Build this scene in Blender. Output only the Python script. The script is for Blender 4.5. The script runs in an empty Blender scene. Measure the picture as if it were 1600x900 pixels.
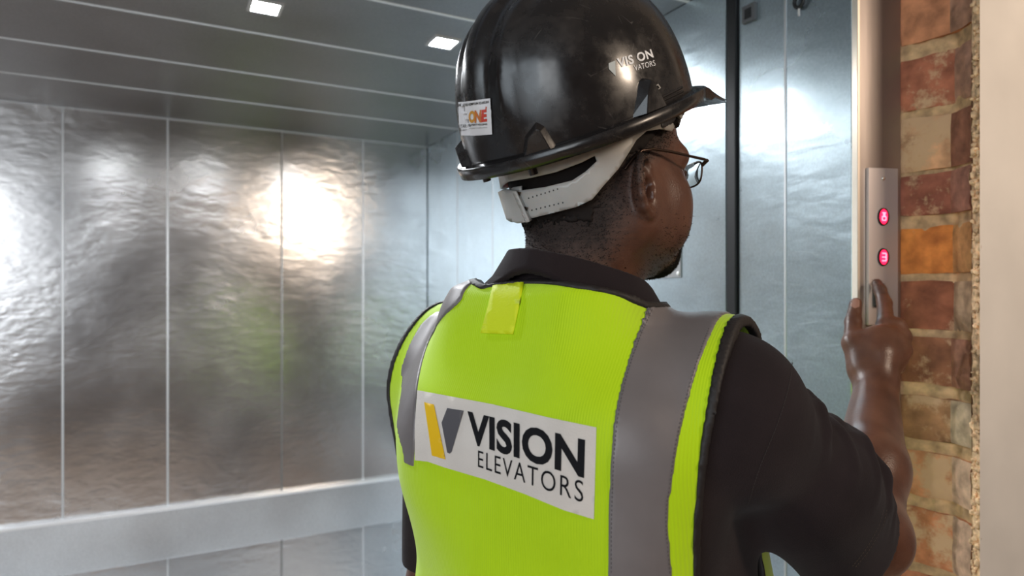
import bpy, bmesh, math, random
import numpy as np
from mathutils import Vector, Matrix
from mathutils.geometry import delaunay_2d_cdt
random.seed(7); np.random.seed(7)
C = bpy.context.scene.collection
S = bpy.context.scene
ZC = 1.52            # camera height above the landing floor
FPX = 1042.0         # focal length in pixels of the 1600 px wide frame

# ------------------------------------------------------------- camera, world, exposure
cam = bpy.data.cameras.new('camera'); cam_o = bpy.data.objects.new('camera', cam); C.objects.link(cam_o)
cam_o.location = (0, 0, ZC); cam_o.rotation_euler = (math.radians(90), 0, 0)
cam.lens = FPX/1600*36; cam.sensor_width = 36; cam.shift_y = 11/1600
cam.dof.use_dof = True; cam.dof.focus_distance = 0.74; cam.dof.aperture_fstop = 5.0
cam.clip_start = 0.02
S.camera = cam_o
S.view_settings.view_transform = 'Standard'; S.view_settings.look = 'None'
S.view_settings.gamma = 1; S.view_settings.exposure = 0.0; S.view_settings.use_curve_mapping = False
w = bpy.data.worlds.new('world'); S.world = w; w.use_nodes = True
bg = w.node_tree.nodes['Background']; bg.inputs[0].default_value = (0.75, 0.85, 1.0, 1); bg.inputs[1].default_value = 0.30

def V2(s, n=0.0, z=0.0):
    """car frame: s metres left of the far corner along the back wall, n metres out from it towards the landing"""
    return Vector((-0.371 - 0.885*s + 0.465*n, 2.930 - 0.465*s - 0.885*n, z))
YAW = math.atan2(0.465, 0.885)      # the back wall's direction

def area(name, loc, target, sx, sy, power, col):
    l = bpy.data.lights.new(name, 'AREA'); l.shape = 'RECTANGLE'; l.size = sx; l.size_y = sy; l.energy = power; l.color = col
    o = bpy.data.objects.new(name, l); C.objects.link(o); o.location = loc
    o.rotation_euler = (Vector(target) - Vector(loc)).to_track_quat('-Z', 'Y').to_euler()
    return o
# tall daylit openings of the landing behind the photographer, and the work lamp to the right
area('daylight_opening', V2(3.0, 5.15, 2.2), V2(1.6, 0, 1.5), 1.3, 1.7, 34, (0.93, 0.97, 1.0))
area('daylight_opening_left', V2(3.6, 4.0, 1.9), V2(1.0, 1.5, 1.4), 1.6, 2.2, 42, (0.80, 0.91, 1.0))
area('work_lamp', (1.36, -0.02, ZC+0.72), (-0.8, 2.7, ZC+0.3), 0.25, 0.25, 12, (1.0, 0.80, 0.62))

# ------------------------------------------------------------- helpers
def nt(name):
    m = bpy.data.materials.new(name); m.use_nodes = True
    return m, m.node_tree.nodes, m.node_tree.links, m.node_tree.nodes['Principled BSDF']
def mat(name, col, rough=0.5, metal=0.0, noise=None, bump=None, spec=0.5, sub=0.0, emis=None, sheen=0.0, coords='Object'):
    """noise=(scale, amount, detail[, stretch]) colour variation; bump=(scale, strength[, stretch])"""
    m, N, L, b = nt(name)
    b.inputs['Base Color'].default_value = (*col, 1); b.inputs['Roughness'].default_value = rough
    b.inputs['Metallic'].default_value = metal; b.inputs['Specular IOR Level'].default_value = spec
    if sheen: b.inputs['Sheen Weight'].default_value = sheen; b.inputs['Sheen Roughness'].default_value = 0.5
    if sub: b.inputs['Subsurface Weight'].default_value = sub; b.inputs['Subsurface Radius'].default_value = (.012, .005, .003); b.inputs['Subsurface Scale'].default_value = 0.5
    if emis: b.inputs['Emission Color'].default_value = (*emis[0], 1); b.inputs['Emission Strength'].default_value = emis[1]
    if noise or bump: tc = N.new('ShaderNodeTexCoord')
    if noise:
        mp = N.new('ShaderNodeMapping'); L.new(tc.outputs[coords], mp.inputs[0])
        if len(noise) > 3: mp.inputs['Scale'].default_value = noise[3]
        n = N.new('ShaderNodeTexNoise'); n.inputs['Scale'].default_value = noise[0]; n.inputs['Detail'].default_value = noise[2]
        L.new(mp.outputs[0], n.inputs[0])
        r = N.new('ShaderNodeMapRange'); r.inputs[1].default_value = .3; r.inputs[2].default_value = .7
        r.inputs[3].default_value = 1-noise[1]; r.inputs[4].default_value = 1+noise[1]; L.new(n.outputs[0], r.inputs[0])
        mx = N.new('ShaderNodeVectorMath'); mx.operation = 'SCALE'; mx.inputs[0].default_value = col
        L.new(r.outputs[0], mx.inputs['Scale']); L.new(mx.outputs[0], b.inputs['Base Color'])
    if bump:
        mp = N.new('ShaderNodeMapping'); L.new(tc.outputs[coords], mp.inputs[0])
        if len(bump) > 2: mp.inputs['Scale'].default_value = bump[2]
        n = N.new('ShaderNodeTexNoise'); n.inputs['Scale'].default_value = bump[0]; n.inputs['Detail'].default_value = 4
        L.new(mp.outputs[0], n.inputs[0])
        bp = N.new('ShaderNodeBump'); bp.inputs['Strength'].default_value = bump[1]; bp.inputs['Distance'].default_value = 0.002
        L.new(n.outputs[0], bp.inputs['Height']); L.new(bp.outputs[0], b.inputs['Normal'])
    return m
def tag(o, label=None, cat=None, group=None, kind=None):
    if label: o['label'] = label
    if cat: o['category'] = cat
    if group: o['group'] = group
    if kind: o['kind'] = kind
    return o
def link(name, me, m=None, parent=None, smooth=False):
    o = bpy.data.objects.new(name, me); C.objects.link(o)
    if m: me.materials.append(m)
    if parent: o.parent = parent
    if smooth: me.shade_smooth()
    return o
def pyd(name, vs, fs, m=None, parent=None, smooth=False):
    me = bpy.data.meshes.new(name); me.from_pydata([tuple(v) for v in vs], [], fs); me.update()
    return link(name, me, m, parent, smooth)
def empty(name, loc=(0, 0, 0), parent=None):
    o = bpy.data.objects.new(name, None); C.objects.link(o); o.location = loc; o.empty_display_size = .05
    if parent: o.parent = parent
    return o
def boxm(bm, a, b, M=None, bevel=0.0):
    """box between corners a and b, optional matrix"""
    r = bmesh.ops.create_cube(bm, size=1)
    a, b = Vector(a), Vector(b); c = (a+b)/2; d = b-a
    bmesh.ops.scale(bm, vec=[abs(x) for x in d], verts=r['verts']); bmesh.ops.translate(bm, vec=c, verts=r['verts'])
    if bevel:
        es = list({e for v in r['verts'] for e in v.link_edges})
        g = bmesh.ops.bevel(bm, geom=es, offset=bevel, segments=2, affect='EDGES', profile=.5); vs = list({v for f in g['faces'] for v in f.verts} | {v for v in r['verts'] if v.is_valid})
    else: vs = r['verts']
    if M is not None: bmesh.ops.transform(bm, matrix=M, verts=vs)
def fin(name, bm, m=None, parent=None, smooth=False):
    bmesh.ops.recalc_face_normals(bm, faces=bm.faces)
    me = bpy.data.meshes.new(name); bm.to_mesh(me); bm.free()
    return link(name, me, m, parent, smooth)
def box(name, a, b, m, parent=None, M=None, bevel=0.0):
    bm = bmesh.new(); boxm(bm, a, b, M, bevel); return fin(name, bm, m, parent)
def tube(name, pts, r, m, parent=None, seg=10, closed=False):
    cu = bpy.data.curves.new(name, 'CURVE'); cu.dimensions = '3D'; cu.bevel_depth = r; cu.bevel_resolution = max(1, seg//4); cu.use_fill_caps = True
    sp = cu.splines.new('POLY'); sp.points.add(len(pts)-1); sp.use_cyclic_u = closed
    for i, p in enumerate(pts): sp.points[i].co = (*p, 1)
    o = bpy.data.objects.new('tmp', cu); C.objects.link(o)
    dg = bpy.context.evaluated_depsgraph_get(); me = bpy.data.meshes.new_from_object(o.evaluated_get(dg)); bpy.data.objects.remove(o); bpy.data.curves.remove(cu)
    me.name = name; me.materials.clear()
    return link(name, me, m, parent, True)
def P(px, py, Y):
    return np.array([(px-800)/FPX*Y, Y, ZC + (461-py)/FPX*Y])

# ------------------------------------------------------------- the car and the landing
HC = 0.65            # car ceiling above the camera
ZCEIL = ZC + HC; ZFL = 0.0
# car matrix: local x = s (left along the back wall), y = n (out from the wall), z up
CM = Matrix(((-0.885, 0.465, 0, -0.371), (-0.465, -0.885, 0, 2.930), (0, 0, 1, 0), (0, 0, 0, 1)))

def steel(name, tint, rough, wob, dark=0.12, kind=0):
    """galvanised sheet: spangle colour, rolled horizontal dents"""
    m, N, L, b = nt(name)
    b.inputs['Metallic'].default_value = 0.93
    tc = N.new('ShaderNodeTexCoord')
    n = N.new('ShaderNodeTexNoise'); n.inputs['Scale'].default_value = 3.0; n.inputs['Detail'].default_value = 6; L.new(tc.outputs['Object'], n.inputs[0])
    r = N.new('ShaderNodeMapRange'); r.inputs[1].default_value = .3; r.inputs[2].default_value = .7; r.inputs[3].default_value = 1-dark; r.inputs[4].default_value = 1+dark
    L.new(n.outputs[0], r.inputs[0])
    n3 = N.new('ShaderNodeTexNoise'); n3.inputs['Scale'].default_value = 220; n3.inputs['Detail'].default_value = 2; L.new(tc.outputs['Object'], n3.inputs[0])
    r3 = N.new('ShaderNodeMapRange'); r3.inputs[1].default_value = .35; r3.inputs[2].default_value = .65; r3.inputs[3].default_value = .94; r3.inputs[4].default_value = 1.06; L.new(n3.outputs[0], r3.inputs[0])
    mm = N.new('ShaderNodeMath'); mm.operation = 'MULTIPLY'; L.new(r.outputs[0], mm.inputs[0]); L.new(r3.outputs[0], mm.inputs[1])
    mx = N.new('ShaderNodeVectorMath'); mx.operation = 'SCALE'; mx.inputs[0].default_value = tint; L.new(mm.outputs[0], mx.inputs['Scale']); L.new(mx.outputs[0], b.inputs['Base Color'])
    r2 = N.new('ShaderNodeMapRange'); r2.inputs[1].default_value = .3; r2.inputs[2].default_value = .7; r2.inputs[3].default_value = rough-.04; r2.inputs[4].default_value = rough+.06
    L.new(n.outputs[0], r2.inputs[0]); L.new(r2.outputs[0], b.inputs['Roughness'])
    mp = N.new('ShaderNodeMapping'); mp.inputs['Scale'].default_value = (1, 1, 2.2); L.new(tc.outputs['Object'], mp.inputs[0])
    nb = N.new('ShaderNodeTexNoise'); nb.inputs['Scale'].default_value = 15; nb.inputs['Detail'].default_value = 2.0; nb.inputs['Distortion'].default_value = .3; L.new(mp.outputs[0], nb.inputs[0])
    bp = N.new('ShaderNodeBump'); mk = N.new('ShaderNodeMapRange'); mk.inputs[1].default_value = .38; mk.inputs[2].default_value = .62; mk.inputs[3].default_value = wob*.55; mk.inputs[4].default_value = wob*1.7; L.new(n.outputs[0], mk.inputs[0]); L.new(mk.outputs[0], bp.inputs['Strength']); bp.inputs['Distance'].default_value = 0.004
    L.new(nb.outputs[0], bp.inputs['Height']); L.new(bp.outputs[0], b.inputs['Normal'])
    return m
M_back = steel('galvanised_back', (.58, .57, .57), .23, .27)
M_right = steel('galvanised_right', (.63, .74, .80), .30, .24)
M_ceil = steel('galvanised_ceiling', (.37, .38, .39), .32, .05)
M_seam = mat('seam_steel', (.68, .69, .70), .45, .85)
M_dark = mat('dark_gap', (.02, .02, .022), .6)
M_black = mat('plain_black', (.010, .010, .011), .5)

# back wall: sheet panels with raised standing seams
wb = tag(box('wall_back', (-.02, -.06, ZFL), (2.6, -.012, ZCEIL+.05), M_dark, M=CM), kind='structure')
seams = [0.0, .287, .613, 1.015, 1.338, 1.68, 2.02, 2.36, 2.6]
for a, b_ in zip(seams[:-1], seams[1:]):
    box('panel', (a+.0025, -.012, ZFL+.02), (b_-.0025, 0, ZCEIL), M_back, wb, CM, .0015)
for s_, k in zip(seams[1:-1], (0, 1, 2, 3, 3, 3, 3)):
    box('seam', (s_-.003, -.006, ZFL+.02), (s_+.003, .0012, ZCEIL), M_seam if k != 1 else mat('seam_dark', (.28,.27,.26), .4, .9), wb, CM, .0007)  # one seam is a darker steel than the rest
zr = lambda y, Y: ZC + (461-y)/FPX*Y
rz1 = ZC + (461-768)/FPX*2.645; rz0 = ZC + (461-841)/FPX*2.645
br = tag(box('trim_1', (0.0, 0.0005, rz0), (2.6, .022, rz1-.004), steel('rail_steel', (.66, .68, .70), .38, .03), M=CM, bevel=.002), kind='structure')
bm = bmesh.new(); boxm(bm, (0, .0005, rz1-.008), (2.6, .028, rz1+.004), CM, .003); fin('rail_lip', bm, mat('lip_steel', (.86, .87, .88), .3, .8), br)

# right wall (near side wall of the car): u metres from the corner
wr = tag(box('wall_right', (-.06, -.02, ZFL), (-.012, 1.755, ZCEIL+.05), M_dark, M=CM), kind='structure')
for a, b_ in ((0.0, .336), (.336, .652), (.652, 1.02), (1.02, 1.39), (1.39, 1.752)):
    box('panel', (-.012, a+.002, ZFL+.02), (0, b_-.002, ZCEIL), M_right, wr, CM, .0015)
for s_ in (.336, .652):
    box('seam', (-.006, s_-.003, ZFL+.02), (.0015, s_+.003, ZCEIL), M_seam, wr, CM, .0007)
box('rail', (.0005, 0.03, rz0), (.022, 1.74, rz1), M_seam, wr, CM, .002)
# left wall of the car, out of frame
wl = tag(box('wall_left', (2.6, -.02, ZFL), (2.66, 2.0, ZCEIL+.05), M_back, M=CM), kind='structure')
# solid black strip standing in for the dark gap between car and landing, and the entrance return beyond it
tag(box('trim_2', (-.014, 1.757, ZFL), (.006, 1.782, ZCEIL+.5), M_black, M=CM, bevel=.002), kind='structure')
er = tag(box('trim_3', (-.03, 1.784, ZFL), (-.012, 2.036, ZCEIL+.5), M_dark, M=CM), kind='structure')
box('panel', (-.012, 1.785, ZFL), (-.001, 1.897, ZCEIL+.5), M_right, er, CM, .0015)
box('panel', (-.012, 1.900, ZFL), (-.001, 2.034, ZCEIL+.5), M_right, er, CM, .0015)
box('seam', (-.006, 1.896, ZFL), (.0005, 1.901, ZCEIL+.5), M_seam, er, CM, .0007)

# ceiling of the car
ce = tag(box('ceiling', (-.05, -.05, ZCEIL+.014), (2.66, 1.95, ZCEIL+.06), M_dark, M=CM), kind='structure')
M_cseam = mat('ceiling_seam', (.86, .86, .86), .6, .4)
cs = [0.0, .355, .678, 1.007, 1.325, 1.64, 1.95]
for a, b_ in zip(cs[:-1], cs[1:]):
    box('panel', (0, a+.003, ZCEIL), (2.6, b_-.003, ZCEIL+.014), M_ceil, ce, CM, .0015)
for n_ in cs[1:-1]:
    box('seam', (0, n_-.0048, ZCEIL-.0015), (2.6, n_+.0048, ZCEIL+.01), M_cseam, ce, CM, .0007)
box('seam', (0, .0, ZCEIL-.004), (2.6, .006, ZCEIL+.01), M_seam, ce, CM, .0007)
# floor of car and landing
fl = tag(box('floor', (-3.2, -.05, -.05), (6.0, 5.4, ZFL), mat('dusty_floor', (.55, .36, .23), .75, noise=(4, .25, 6), bump=(30, .3)), M=CM), kind='structure')

tag(box('trim_5', (0, 0, .0005), (2.6, 2.0, .006), mat('car_floor_plate', (.62, .64, .66), .4, .6, noise=(20, .15, 4)), M=CM), kind='structure')
# square downlights let into the ceiling
def downlight(s, n, label):
    t = empty('ceiling_light', CM @ Vector((s, n, ZCEIL))); tag(t, label, 'light', 'downlights in the lift ceiling')
    t.rotation_euler = (0, 0, math.atan2(-.465, -.885))
    bm = bmesh.new()
    for x0, y0, x1, y1 in ((-.036, -.036, .036, -.028), (-.036, .028, .036, .036), (-.036, -.028, -.028, .028), (.028, -.028, .036, .028)):
        boxm(bm, (x0, y0, -.005), (x1, y1, 0))
    fin('frame', bm, mat('lamp_frame', (.8, .8, .8), .3, .6), t)
    box('diffuser', (-.028, -.028, -.003), (.028, .028, 0), mat('lamp_glow', (1, 1, 1), .4, emis=((.93, .97, 1.0), 220)), t)
    l = bpy.data.lights.new('downlight_lamp', 'AREA'); l.shape = 'SQUARE'; l.size = .055; l.energy = 8.5; l.color = (.92, .96, 1.0); l.spread = math.radians(150)
    lo = bpy.data.objects.new('lamp', l); C.objects.link(lo); lo.parent = t; lo.location = (0, 0, -.007)
for x, y, lb in ((-.555, 1.50, 'square ceiling downlight at the top edge, left of the two in view'),
                 (-.176, 1.71, 'square ceiling downlight just left of the black hard hat'),
                 (-.935, 1.29, 'square ceiling downlight out of frame, mirrored in the steel wall')):
    q = CM.inverted() @ Vector((x, y, 0)); downlight(q.x, q.y, lb)

# ------------------------------------------------------------- landing: walls behind and beside the photographer
M_lbrick = mat('landing_brick', (.16, .10, .07), .85, noise=(5, .5, 6), bump=(20, .5))
M_lplast = mat('landing_plaster', (.55, .52, .47), .85, noise=(2, .1, 5))
# rear wall of the landing with a tall opening, side walls, soffit
wn = 5.3
wrr = tag(box('wall_rear', (3.6, wn, 0), (4.7, wn+.12, 3.3), M_lbrick, M=CM), kind='structure')
box('pier', (-3.2, wn, 0), (1.9, wn+.12, 3.3), M_lbrick, wrr, CM)
box('sill', (1.9, wn, 0), (3.6, wn+.12, 1.2), M_lbrick, wrr, CM)
box('lintel', (1.9, wn, 3.1), (3.6, wn+.12, 3.3), M_lbrick, wrr, CM)
tag(box('ceiling_landing', (-3.2, 1.97, 3.3), (4.72, wn+.12, 3.4), mat('landing_concrete', (.26, .25, .24), .9, noise=(2, .2, 5)), M=CM), kind='structure')
wls = tag(box('wall_landing_left', (4.6, 1.9, 0), (4.72, wn, 3.3), M_lbrick, M=CM), kind='structure')
wlr = tag(box('wall_landing_right', (-3.2, 2.0, 0), (-3.08, wn, 3.3), M_lplast, M=CM), kind='structure')
wfl = tag(box('wall_front_left', (2.62, 2.0, 0), (4.72, 2.12, 3.3), M_lbrick, M=CM), kind='structure')

# ------------------------------------------------------------- entrance frame, call plate, brick pier, plaster
M_jamb = mat('jamb_steel', (.36, .31, .285), .36, .85, noise=(3, .35, 6, (1, 1, .35)), bump=(40, .12, (1, 1, .1)))
M_edge = mat('jamb_edge', (.85, .74, .62), .35, .7)
J0 = Vector((.580, 1.12, 0)); J1 = Vector((.664, 1.138, 0)); jd = (J1-J0).normalized(); jn = Vector((jd.y, -jd.x, 0))
JM = Matrix(((jd.x, jn.x, 0, J0.x), (jd.y, jn.y, 0, J0.y), (0, 0, 1, 0), (0, 0, 0, 1)))   # x along the frame, y towards the camera
jl = (J1-J0).length
jb = tag(box('trim_4', (.003, -.07, 0), (jl, 0, ZCEIL+.5), M_jamb, M=JM, bevel=.002), kind='structure')
box('frame_edge', (-.001, -.072, 0), (.0045, .0015, ZCEIL+.5), M_edge, jb, JM, .001)

plate = empty('call_panel', JM @ Vector((.051, 0, ZC-.02))); plate.rotation_euler = (0, 0, math.atan2(jd.y, jd.x))
tag(plate, 'brushed steel lift call plate with two red floor displays on the entrance frame', 'call panel')
zt = (461-262)/FPX*1.122 + .02; zb = (461-508)/FPX*1.125 + .02
# local: x along, -y towards camera
M_plate = mat('plate_steel', (.62, .55, .53), .42, .55, bump=(60, .08, (1, 1, .05)))
box('plate', (-.0345, -.006, zb), (.024, 0, zt), M_plate, plate, bevel=.0012)
M_led = mat('led_red', (.6, 0, .02), .4, emis=((1.0, .01, .05), 4.0)); M_led2 = mat('led_pink', (1, .3, .35), .4, emis=((1.0, .16, .24), 3.2))
for y in (339, 402):
    zc = (461-y)/FPX*1.125 + .02
    bm = bmesh.new(); r = bmesh.ops.create_cone(bm, cap_ends=True, segments=32, radius1=.0118, radius2=.0112, depth=.003)
    bmesh.ops.scale(bm, vec=(.92, 1.30, 1), verts=bm.verts); bmesh.ops.rotate(bm, matrix=Matrix.Rotation(math.radians(90), 3, 'X'), verts=bm.verts)
    bmesh.ops.translate(bm, vec=(-.0065, -.0072, zc), verts=bm.verts)
    dsp = fin('display', bm, mat('display_bezel', (.02, .004, .006), .3), plate)
    bm = bmesh.new(); r = bmesh.ops.create_cone(bm, cap_ends=True, segments=28, radius1=.0095, radius2=.0090, depth=.001)
    bmesh.ops.scale(bm, vec=(.82, 1.32, 1), verts=bm.verts); bmesh.ops.rotate(bm, matrix=Matrix.Rotation(math.radians(90), 3, 'X'), verts=bm.verts)
    bmesh.ops.translate(bm, vec=(-.0070, -.0091, zc), verts=bm.verts); fin('red_glow', bm, M_led, dsp)
    bm = bmesh.new()
    segs = ((-.0035, -.0072, .0035, -.0052), (-.0035, -.001, .0035, .001), (-.0035, .0056, .0035, .0074), (-.0045, -.006, -.0026, 0), (.0026, -.006, .0045, 0)) if y == 339 else \
           ((-.004, -.0072, .004, -.0050), (-.004, -.001, .004, .001), (-.004, .0052, .004, .0074), (.0028, -.006, .0048, .006))
    if y == 339: segs = segs + ((-.0022, 0, .0022, .006),)
    for x0, z0, x1, z1 in segs: boxm(bm, (x0-.0072, -.0102, zc+z0), (x1-.0072, -.0096, zc+z1))
    fin('numeral', bm, M_led2, dsp)
bm = bmesh.new(); bmesh.ops.create_uvsphere(bm, u_segments=14, v_segments=8, radius=.0034)
bmesh.ops.scale(bm, vec=(1, .45, 1), verts=bm.verts); bmesh.ops.translate(bm, vec=(-.006, -.0068, zt-.018), verts=bm.verts); fin('screw', bm, mat('screw', (.8, .78, .76), .25, 1), plate, True)
# call button housing under the finger
bm = bmesh.new(); boxm(bm, (-.026, -.012, .0), (-.016, -.0062, .038), None, .002)
fin('key_switch', bm, mat('key_switch_dark', (.06, .055, .05), .35, .6), plate)

# brick pier: every brick a piece of the wall, mortar bed behind
Q0 = np.array([.668, 1.142]); Q1 = np.array([.712, 1.082]); Q2 = np.array([.692, 1.005])
Q1 = np.array([(1489-800)/FPX*1.085, 1.085]); Q2 = np.array([(1521-800)/FPX*1.035, 1.035]); Q0 = np.array([(1407-800)/FPX*1.142, 1.142])
mortar = mat('mortar', (.60, .38, .20), .95, noise=(40, .45, 6), bump=(70, 1.0))
def crumbly(name, quadpts, z0, z1, amp, m, parent, dn, res=.006, bk=(0, .05)):
    """rough sheet of mortar following the plan polyline from z0 to z1, lumpy outward"""
    pts = [np.array(q, float) for q in quadpts]; L_ = [0]
    for a, b in zip(pts[:-1], pts[1:]): L_.append(L_[-1]+np.linalg.norm(b-a))
    nu = max(2, int(L_[-1]/res)); nz = int((z1-z0)/res)
    us = np.linspace(0, L_[-1], nu+1); zs = np.linspace(z0, z1, nz+1)
    from mathutils import noise
    vs = []
    for z in zs:
        for u in us:
            p = np.array([np.interp(u, L_, [q[0] for q in pts]), np.interp(u, L_, [q[1] for q in pts])])
            h = amp*(noise.noise(Vector((p[0]*60, p[1]*60, z*60)))+.5*noise.noise(Vector((p[0]*150, p[1]*150, z*150+9))))
            vs.append((p[0]+dn[0]*h, p[1]+dn[1]*h, z))
    n0 = len(vs)
    fs = []
    for j in range(nz):
        for i in range(nu):
            a = j*(nu+1)+i; fs.append((a, a+1, a+nu+2, a+nu+1))
    for z in (z0, z1):      # solid backing, away from the camera side
        for q in (pts[0], pts[-1]): vs.append((q[0]+bk[0], q[1]+bk[1], z))
    a, b, c, d = n0, n0+1, n0+2, n0+3; e = nz*(nu+1)
    fs += [(a, b, d, c), (a, c)+tuple((nz-j)*(nu+1) for j in range(nz+1)), (b,)+tuple(j*(nu+1)+nu for j in range(nz+1))+(d,), tuple(range(e, e+nu+1))+(d, c), tuple(range(nu, -1, -1))+(a, b)]
    return pyd(name, vs, fs, m, parent, True)
bw = tag(box('wall_brick_pier', (-.004, -.25, 0), (.004, -.2, 3.0), mortar, M=JM), kind='structure')
back = .0055
def offs(a, b, d): # push a plan segment back from the camera
    t = (b-a)/np.linalg.norm(b-a); n = np.array([-t[1], t[0]]);  n = n if n@np.array([.67, 1.]) > 0 else -n
    return n*d
nA = offs(Q0, Q1, 1); nB = np.array([.80, .60]); nB = offs(Q1, Q2, 1)
crumbly('mortar_bed', [Q0+nA*back+np.array([-.03, .03]), Q0+nA*back, Q1+nA*back+nB*.002, Q2+nB*back, Q2+np.array([.03, .02])], 0.0, ZCEIL+.5, .0055, mortar, bw, (-nA[0], -nA[1]), bk=(.045, .06))
courses = [(-132, -52), (-40, 57), (82, 165), (178, 262), (270, 334), (354, 427), (439, 515), (528, 601), (622, 690), (711, 780), (801, 890), (905, 985), (1000, 1080), (1095, 1180)]
bcols = [(.30,.13,.08), (.36,.17,.10), (.26,.10,.065), (.40,.24,.15), (.20,.075,.055), (.50,.17,.045), (.22,.085,.05), (.19,.085,.05), (.25,.14,.08), (.40,.20,.11), (.34,.15,.08), (.30,.13,.08), (.28,.12,.07), (.3,.14,.08)]
edgec = [(.4,.2,.13), (.42,.22,.14), (.45,.24,.16), (.30,.12,.07), (.36,.16,.11), (.55,.27,.10), (.50,.33,.20), (.40,.18,.11), (.55,.40,.26), (.62,.40,.27), (.60,.38,.26), (.4,.2,.13), (.4,.2,.13), (.4,.2,.13)]
from mathutils import noise as mnoise
def brick_mat(c, e, i):
    m, N, L, b = nt('brick_%02d' % i); b.inputs['Roughness'].default_value = .88
    tc = N.new('ShaderNodeTexCoord'); n = N.new('ShaderNodeTexNoise'); n.inputs['Scale'].default_value = 34; n.inputs['Detail'].default_value = 6; L.new(tc.outputs['Object'], n.inputs[0])
    n2 = N.new('ShaderNodeTexNoise'); n2.inputs['Scale'].default_value = 14; n2.inputs['Detail'].default_value = 7; n2.inputs['Roughness'].default_value = .7; L.new(tc.outputs['Object'], n2.inputs[0])
    cr = N.new('ShaderNodeValToRGB'); cr.color_ramp.elements[0].position = .25; cr.color_ramp.elements[1].position = .75
    cr.color_ramp.elements[0].color = (c[0]*.5, c[1]*.5, c[2]*.5, 1); cr.color_ramp.elements[1].color = (min(1, c[0]*1.45), c[1]*1.5, c[2]*1.5, 1); L.new(n.outputs[0], cr.inputs[0])
    r = N.new('ShaderNodeMapRange'); lo = (.56, .56, .56, .44, .55, .60, .56, .50, .46, .44, .50, .55, .55, .55)[i]
    r.inputs[1].default_value = lo; r.inputs[2].default_value = lo+.10; L.new(n2.outputs[0], r.inputs[0])
    mx = N.new('ShaderNodeMix'); mx.data_type = 'RGBA'; L.new(r.outputs[0], mx.inputs[0]); L.new(cr.outputs[0], mx.inputs[6]); mx.inputs[7].default_value = (.66, .41, .23, 1)
    L.new(mx.outputs[2], b.inputs['Base Color'])
    bp = N.new('ShaderNodeBump'); bp.inputs['Strength'].default_value = .8; bp.inputs['Distance'].default_value = .003; L.new(n.outputs[0], bp.inputs['Height']); L.new(bp.outputs[0], b.inputs['Normal'])
    return m
for i, (y0, y1) in enumerate(courses):
    zt_, zb_ = ZC+(461-y0)/FPX*1.10, ZC+(461-y1)/FPX*1.10
    m1 = brick_mat((bcols[i][0]*1.6, bcols[i][1]*1.35, bcols[i][2]*1.1), edgec[i], i); m2 = mat('brick_end_%02d' % i, edgec[i], .85, noise=(45, .4, 6), bump=(60, .8))
    rg = random.Random(i)
    # plan outline, front face Q0->Q1, end face Q1->Q2; solid to the rear
    q1 = Q1 + np.array([rg.uniform(-.006, .003), 0]); q2 = Q2 + np.array([rg.uniform(-.008, 0), 0])
    plan = [Q0, Q0*.5+q1*.5, q1, q1*.5+q2*.5, q2, q2+nB*.05, Q0+nA*.06]
    nz = 7; vs = []; fs = []
    K = len(plan)
    # finer plan: subdivide front faces
    fine = []
    for a, b in zip(plan[:4], plan[1:5]):
        for k in range(5): fine.append(a+(b-a)*k/5)
    fine += [plan[4], plan[5], plan[6]]; K = len(fine)
    for j in range(nz+1):
        t = j/nz; z = zb_ + (zt_-zb_)*t; inset = .0035*(abs(2*t-1)**6)
        for k, q in enumerate(fine):
            if k < K-2:
                h = .0035*mnoise.noise(Vector((q[0]*45+i*7, q[1]*45, z*45))) + .0015*mnoise.noise(Vector((q[0]*150+i*7, q[1]*150, z*150))) + inset
                nn = nA if k <= 10 else nB; q = q + nn*h
                dz = .004*mnoise.noise(Vector((q[0]*40, i*3.3+.7, (j == 0)*5.)))*(1 if j in (0, nz) else 0)
            else: dz = 0
            vs.append((q[0], q[1], z+dz))
    for j in range(nz):
        for k in range(K):
            a = j*K+k; b = j*K+(k+1) % K; fs.append((a, b, b+K, a+K))
    fs.append(tuple(range(K-1, -1, -1))); fs.append(tuple(range(nz*K, nz*K+K)))
    o = pyd('brick', vs, fs, m1, bw, False); o.data.materials.append(m2)
    for f in o.data.polygons:
        idx = [v % K for v in f.vertices]
        if len(idx) == 4 and all(10 <= q <= K-3 for q in idx): f.material_index = 1
        f.use_smooth = True
    o.data.set_sharp_from_angle(angle=.6)
# ragged foam and mortar line between the bricks and the plaster
G0 = np.array([(1519-800)/FPX*1.02, 1.02]); G1 = np.array([(1532-800)/FPX*1.0, 1.0])
M_foam = mat('crumbled_mortar', (.72, .48, .28), .95, noise=(90, .5, 4), bump=(90, 1))
crumbly('mortar_line', [G0, (G0+G1)/2, G1], 0.0, ZCEIL+.5, .0075, M_foam, bw, (-.35, -.93), .0032, bk=(.045, .05))
bm = bmesh.new(); rg = random.Random(3)
for k in range(230):
    z = rg.uniform(ZC-.5, ZC+.5); t = rg.random(); p = G0+(G1-G0)*t*.8
    r = bmesh.ops.create_icosphere(bm, subdivisions=1, radius=rg.uniform(.0015, .0055))
    bmesh.ops.scale(bm, vec=(rg.uniform(.6, 1.3), rg.uniform(.6, 1.2), rg.uniform(.6, 1.6)), verts=r['verts'])
    bmesh.ops.translate(bm, vec=(p[0]-.002, p[1]-.003, z), verts=r['verts'])
tag(fin('mortar_crumbs', bm, M_foam, bw), kind='stuff')
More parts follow.
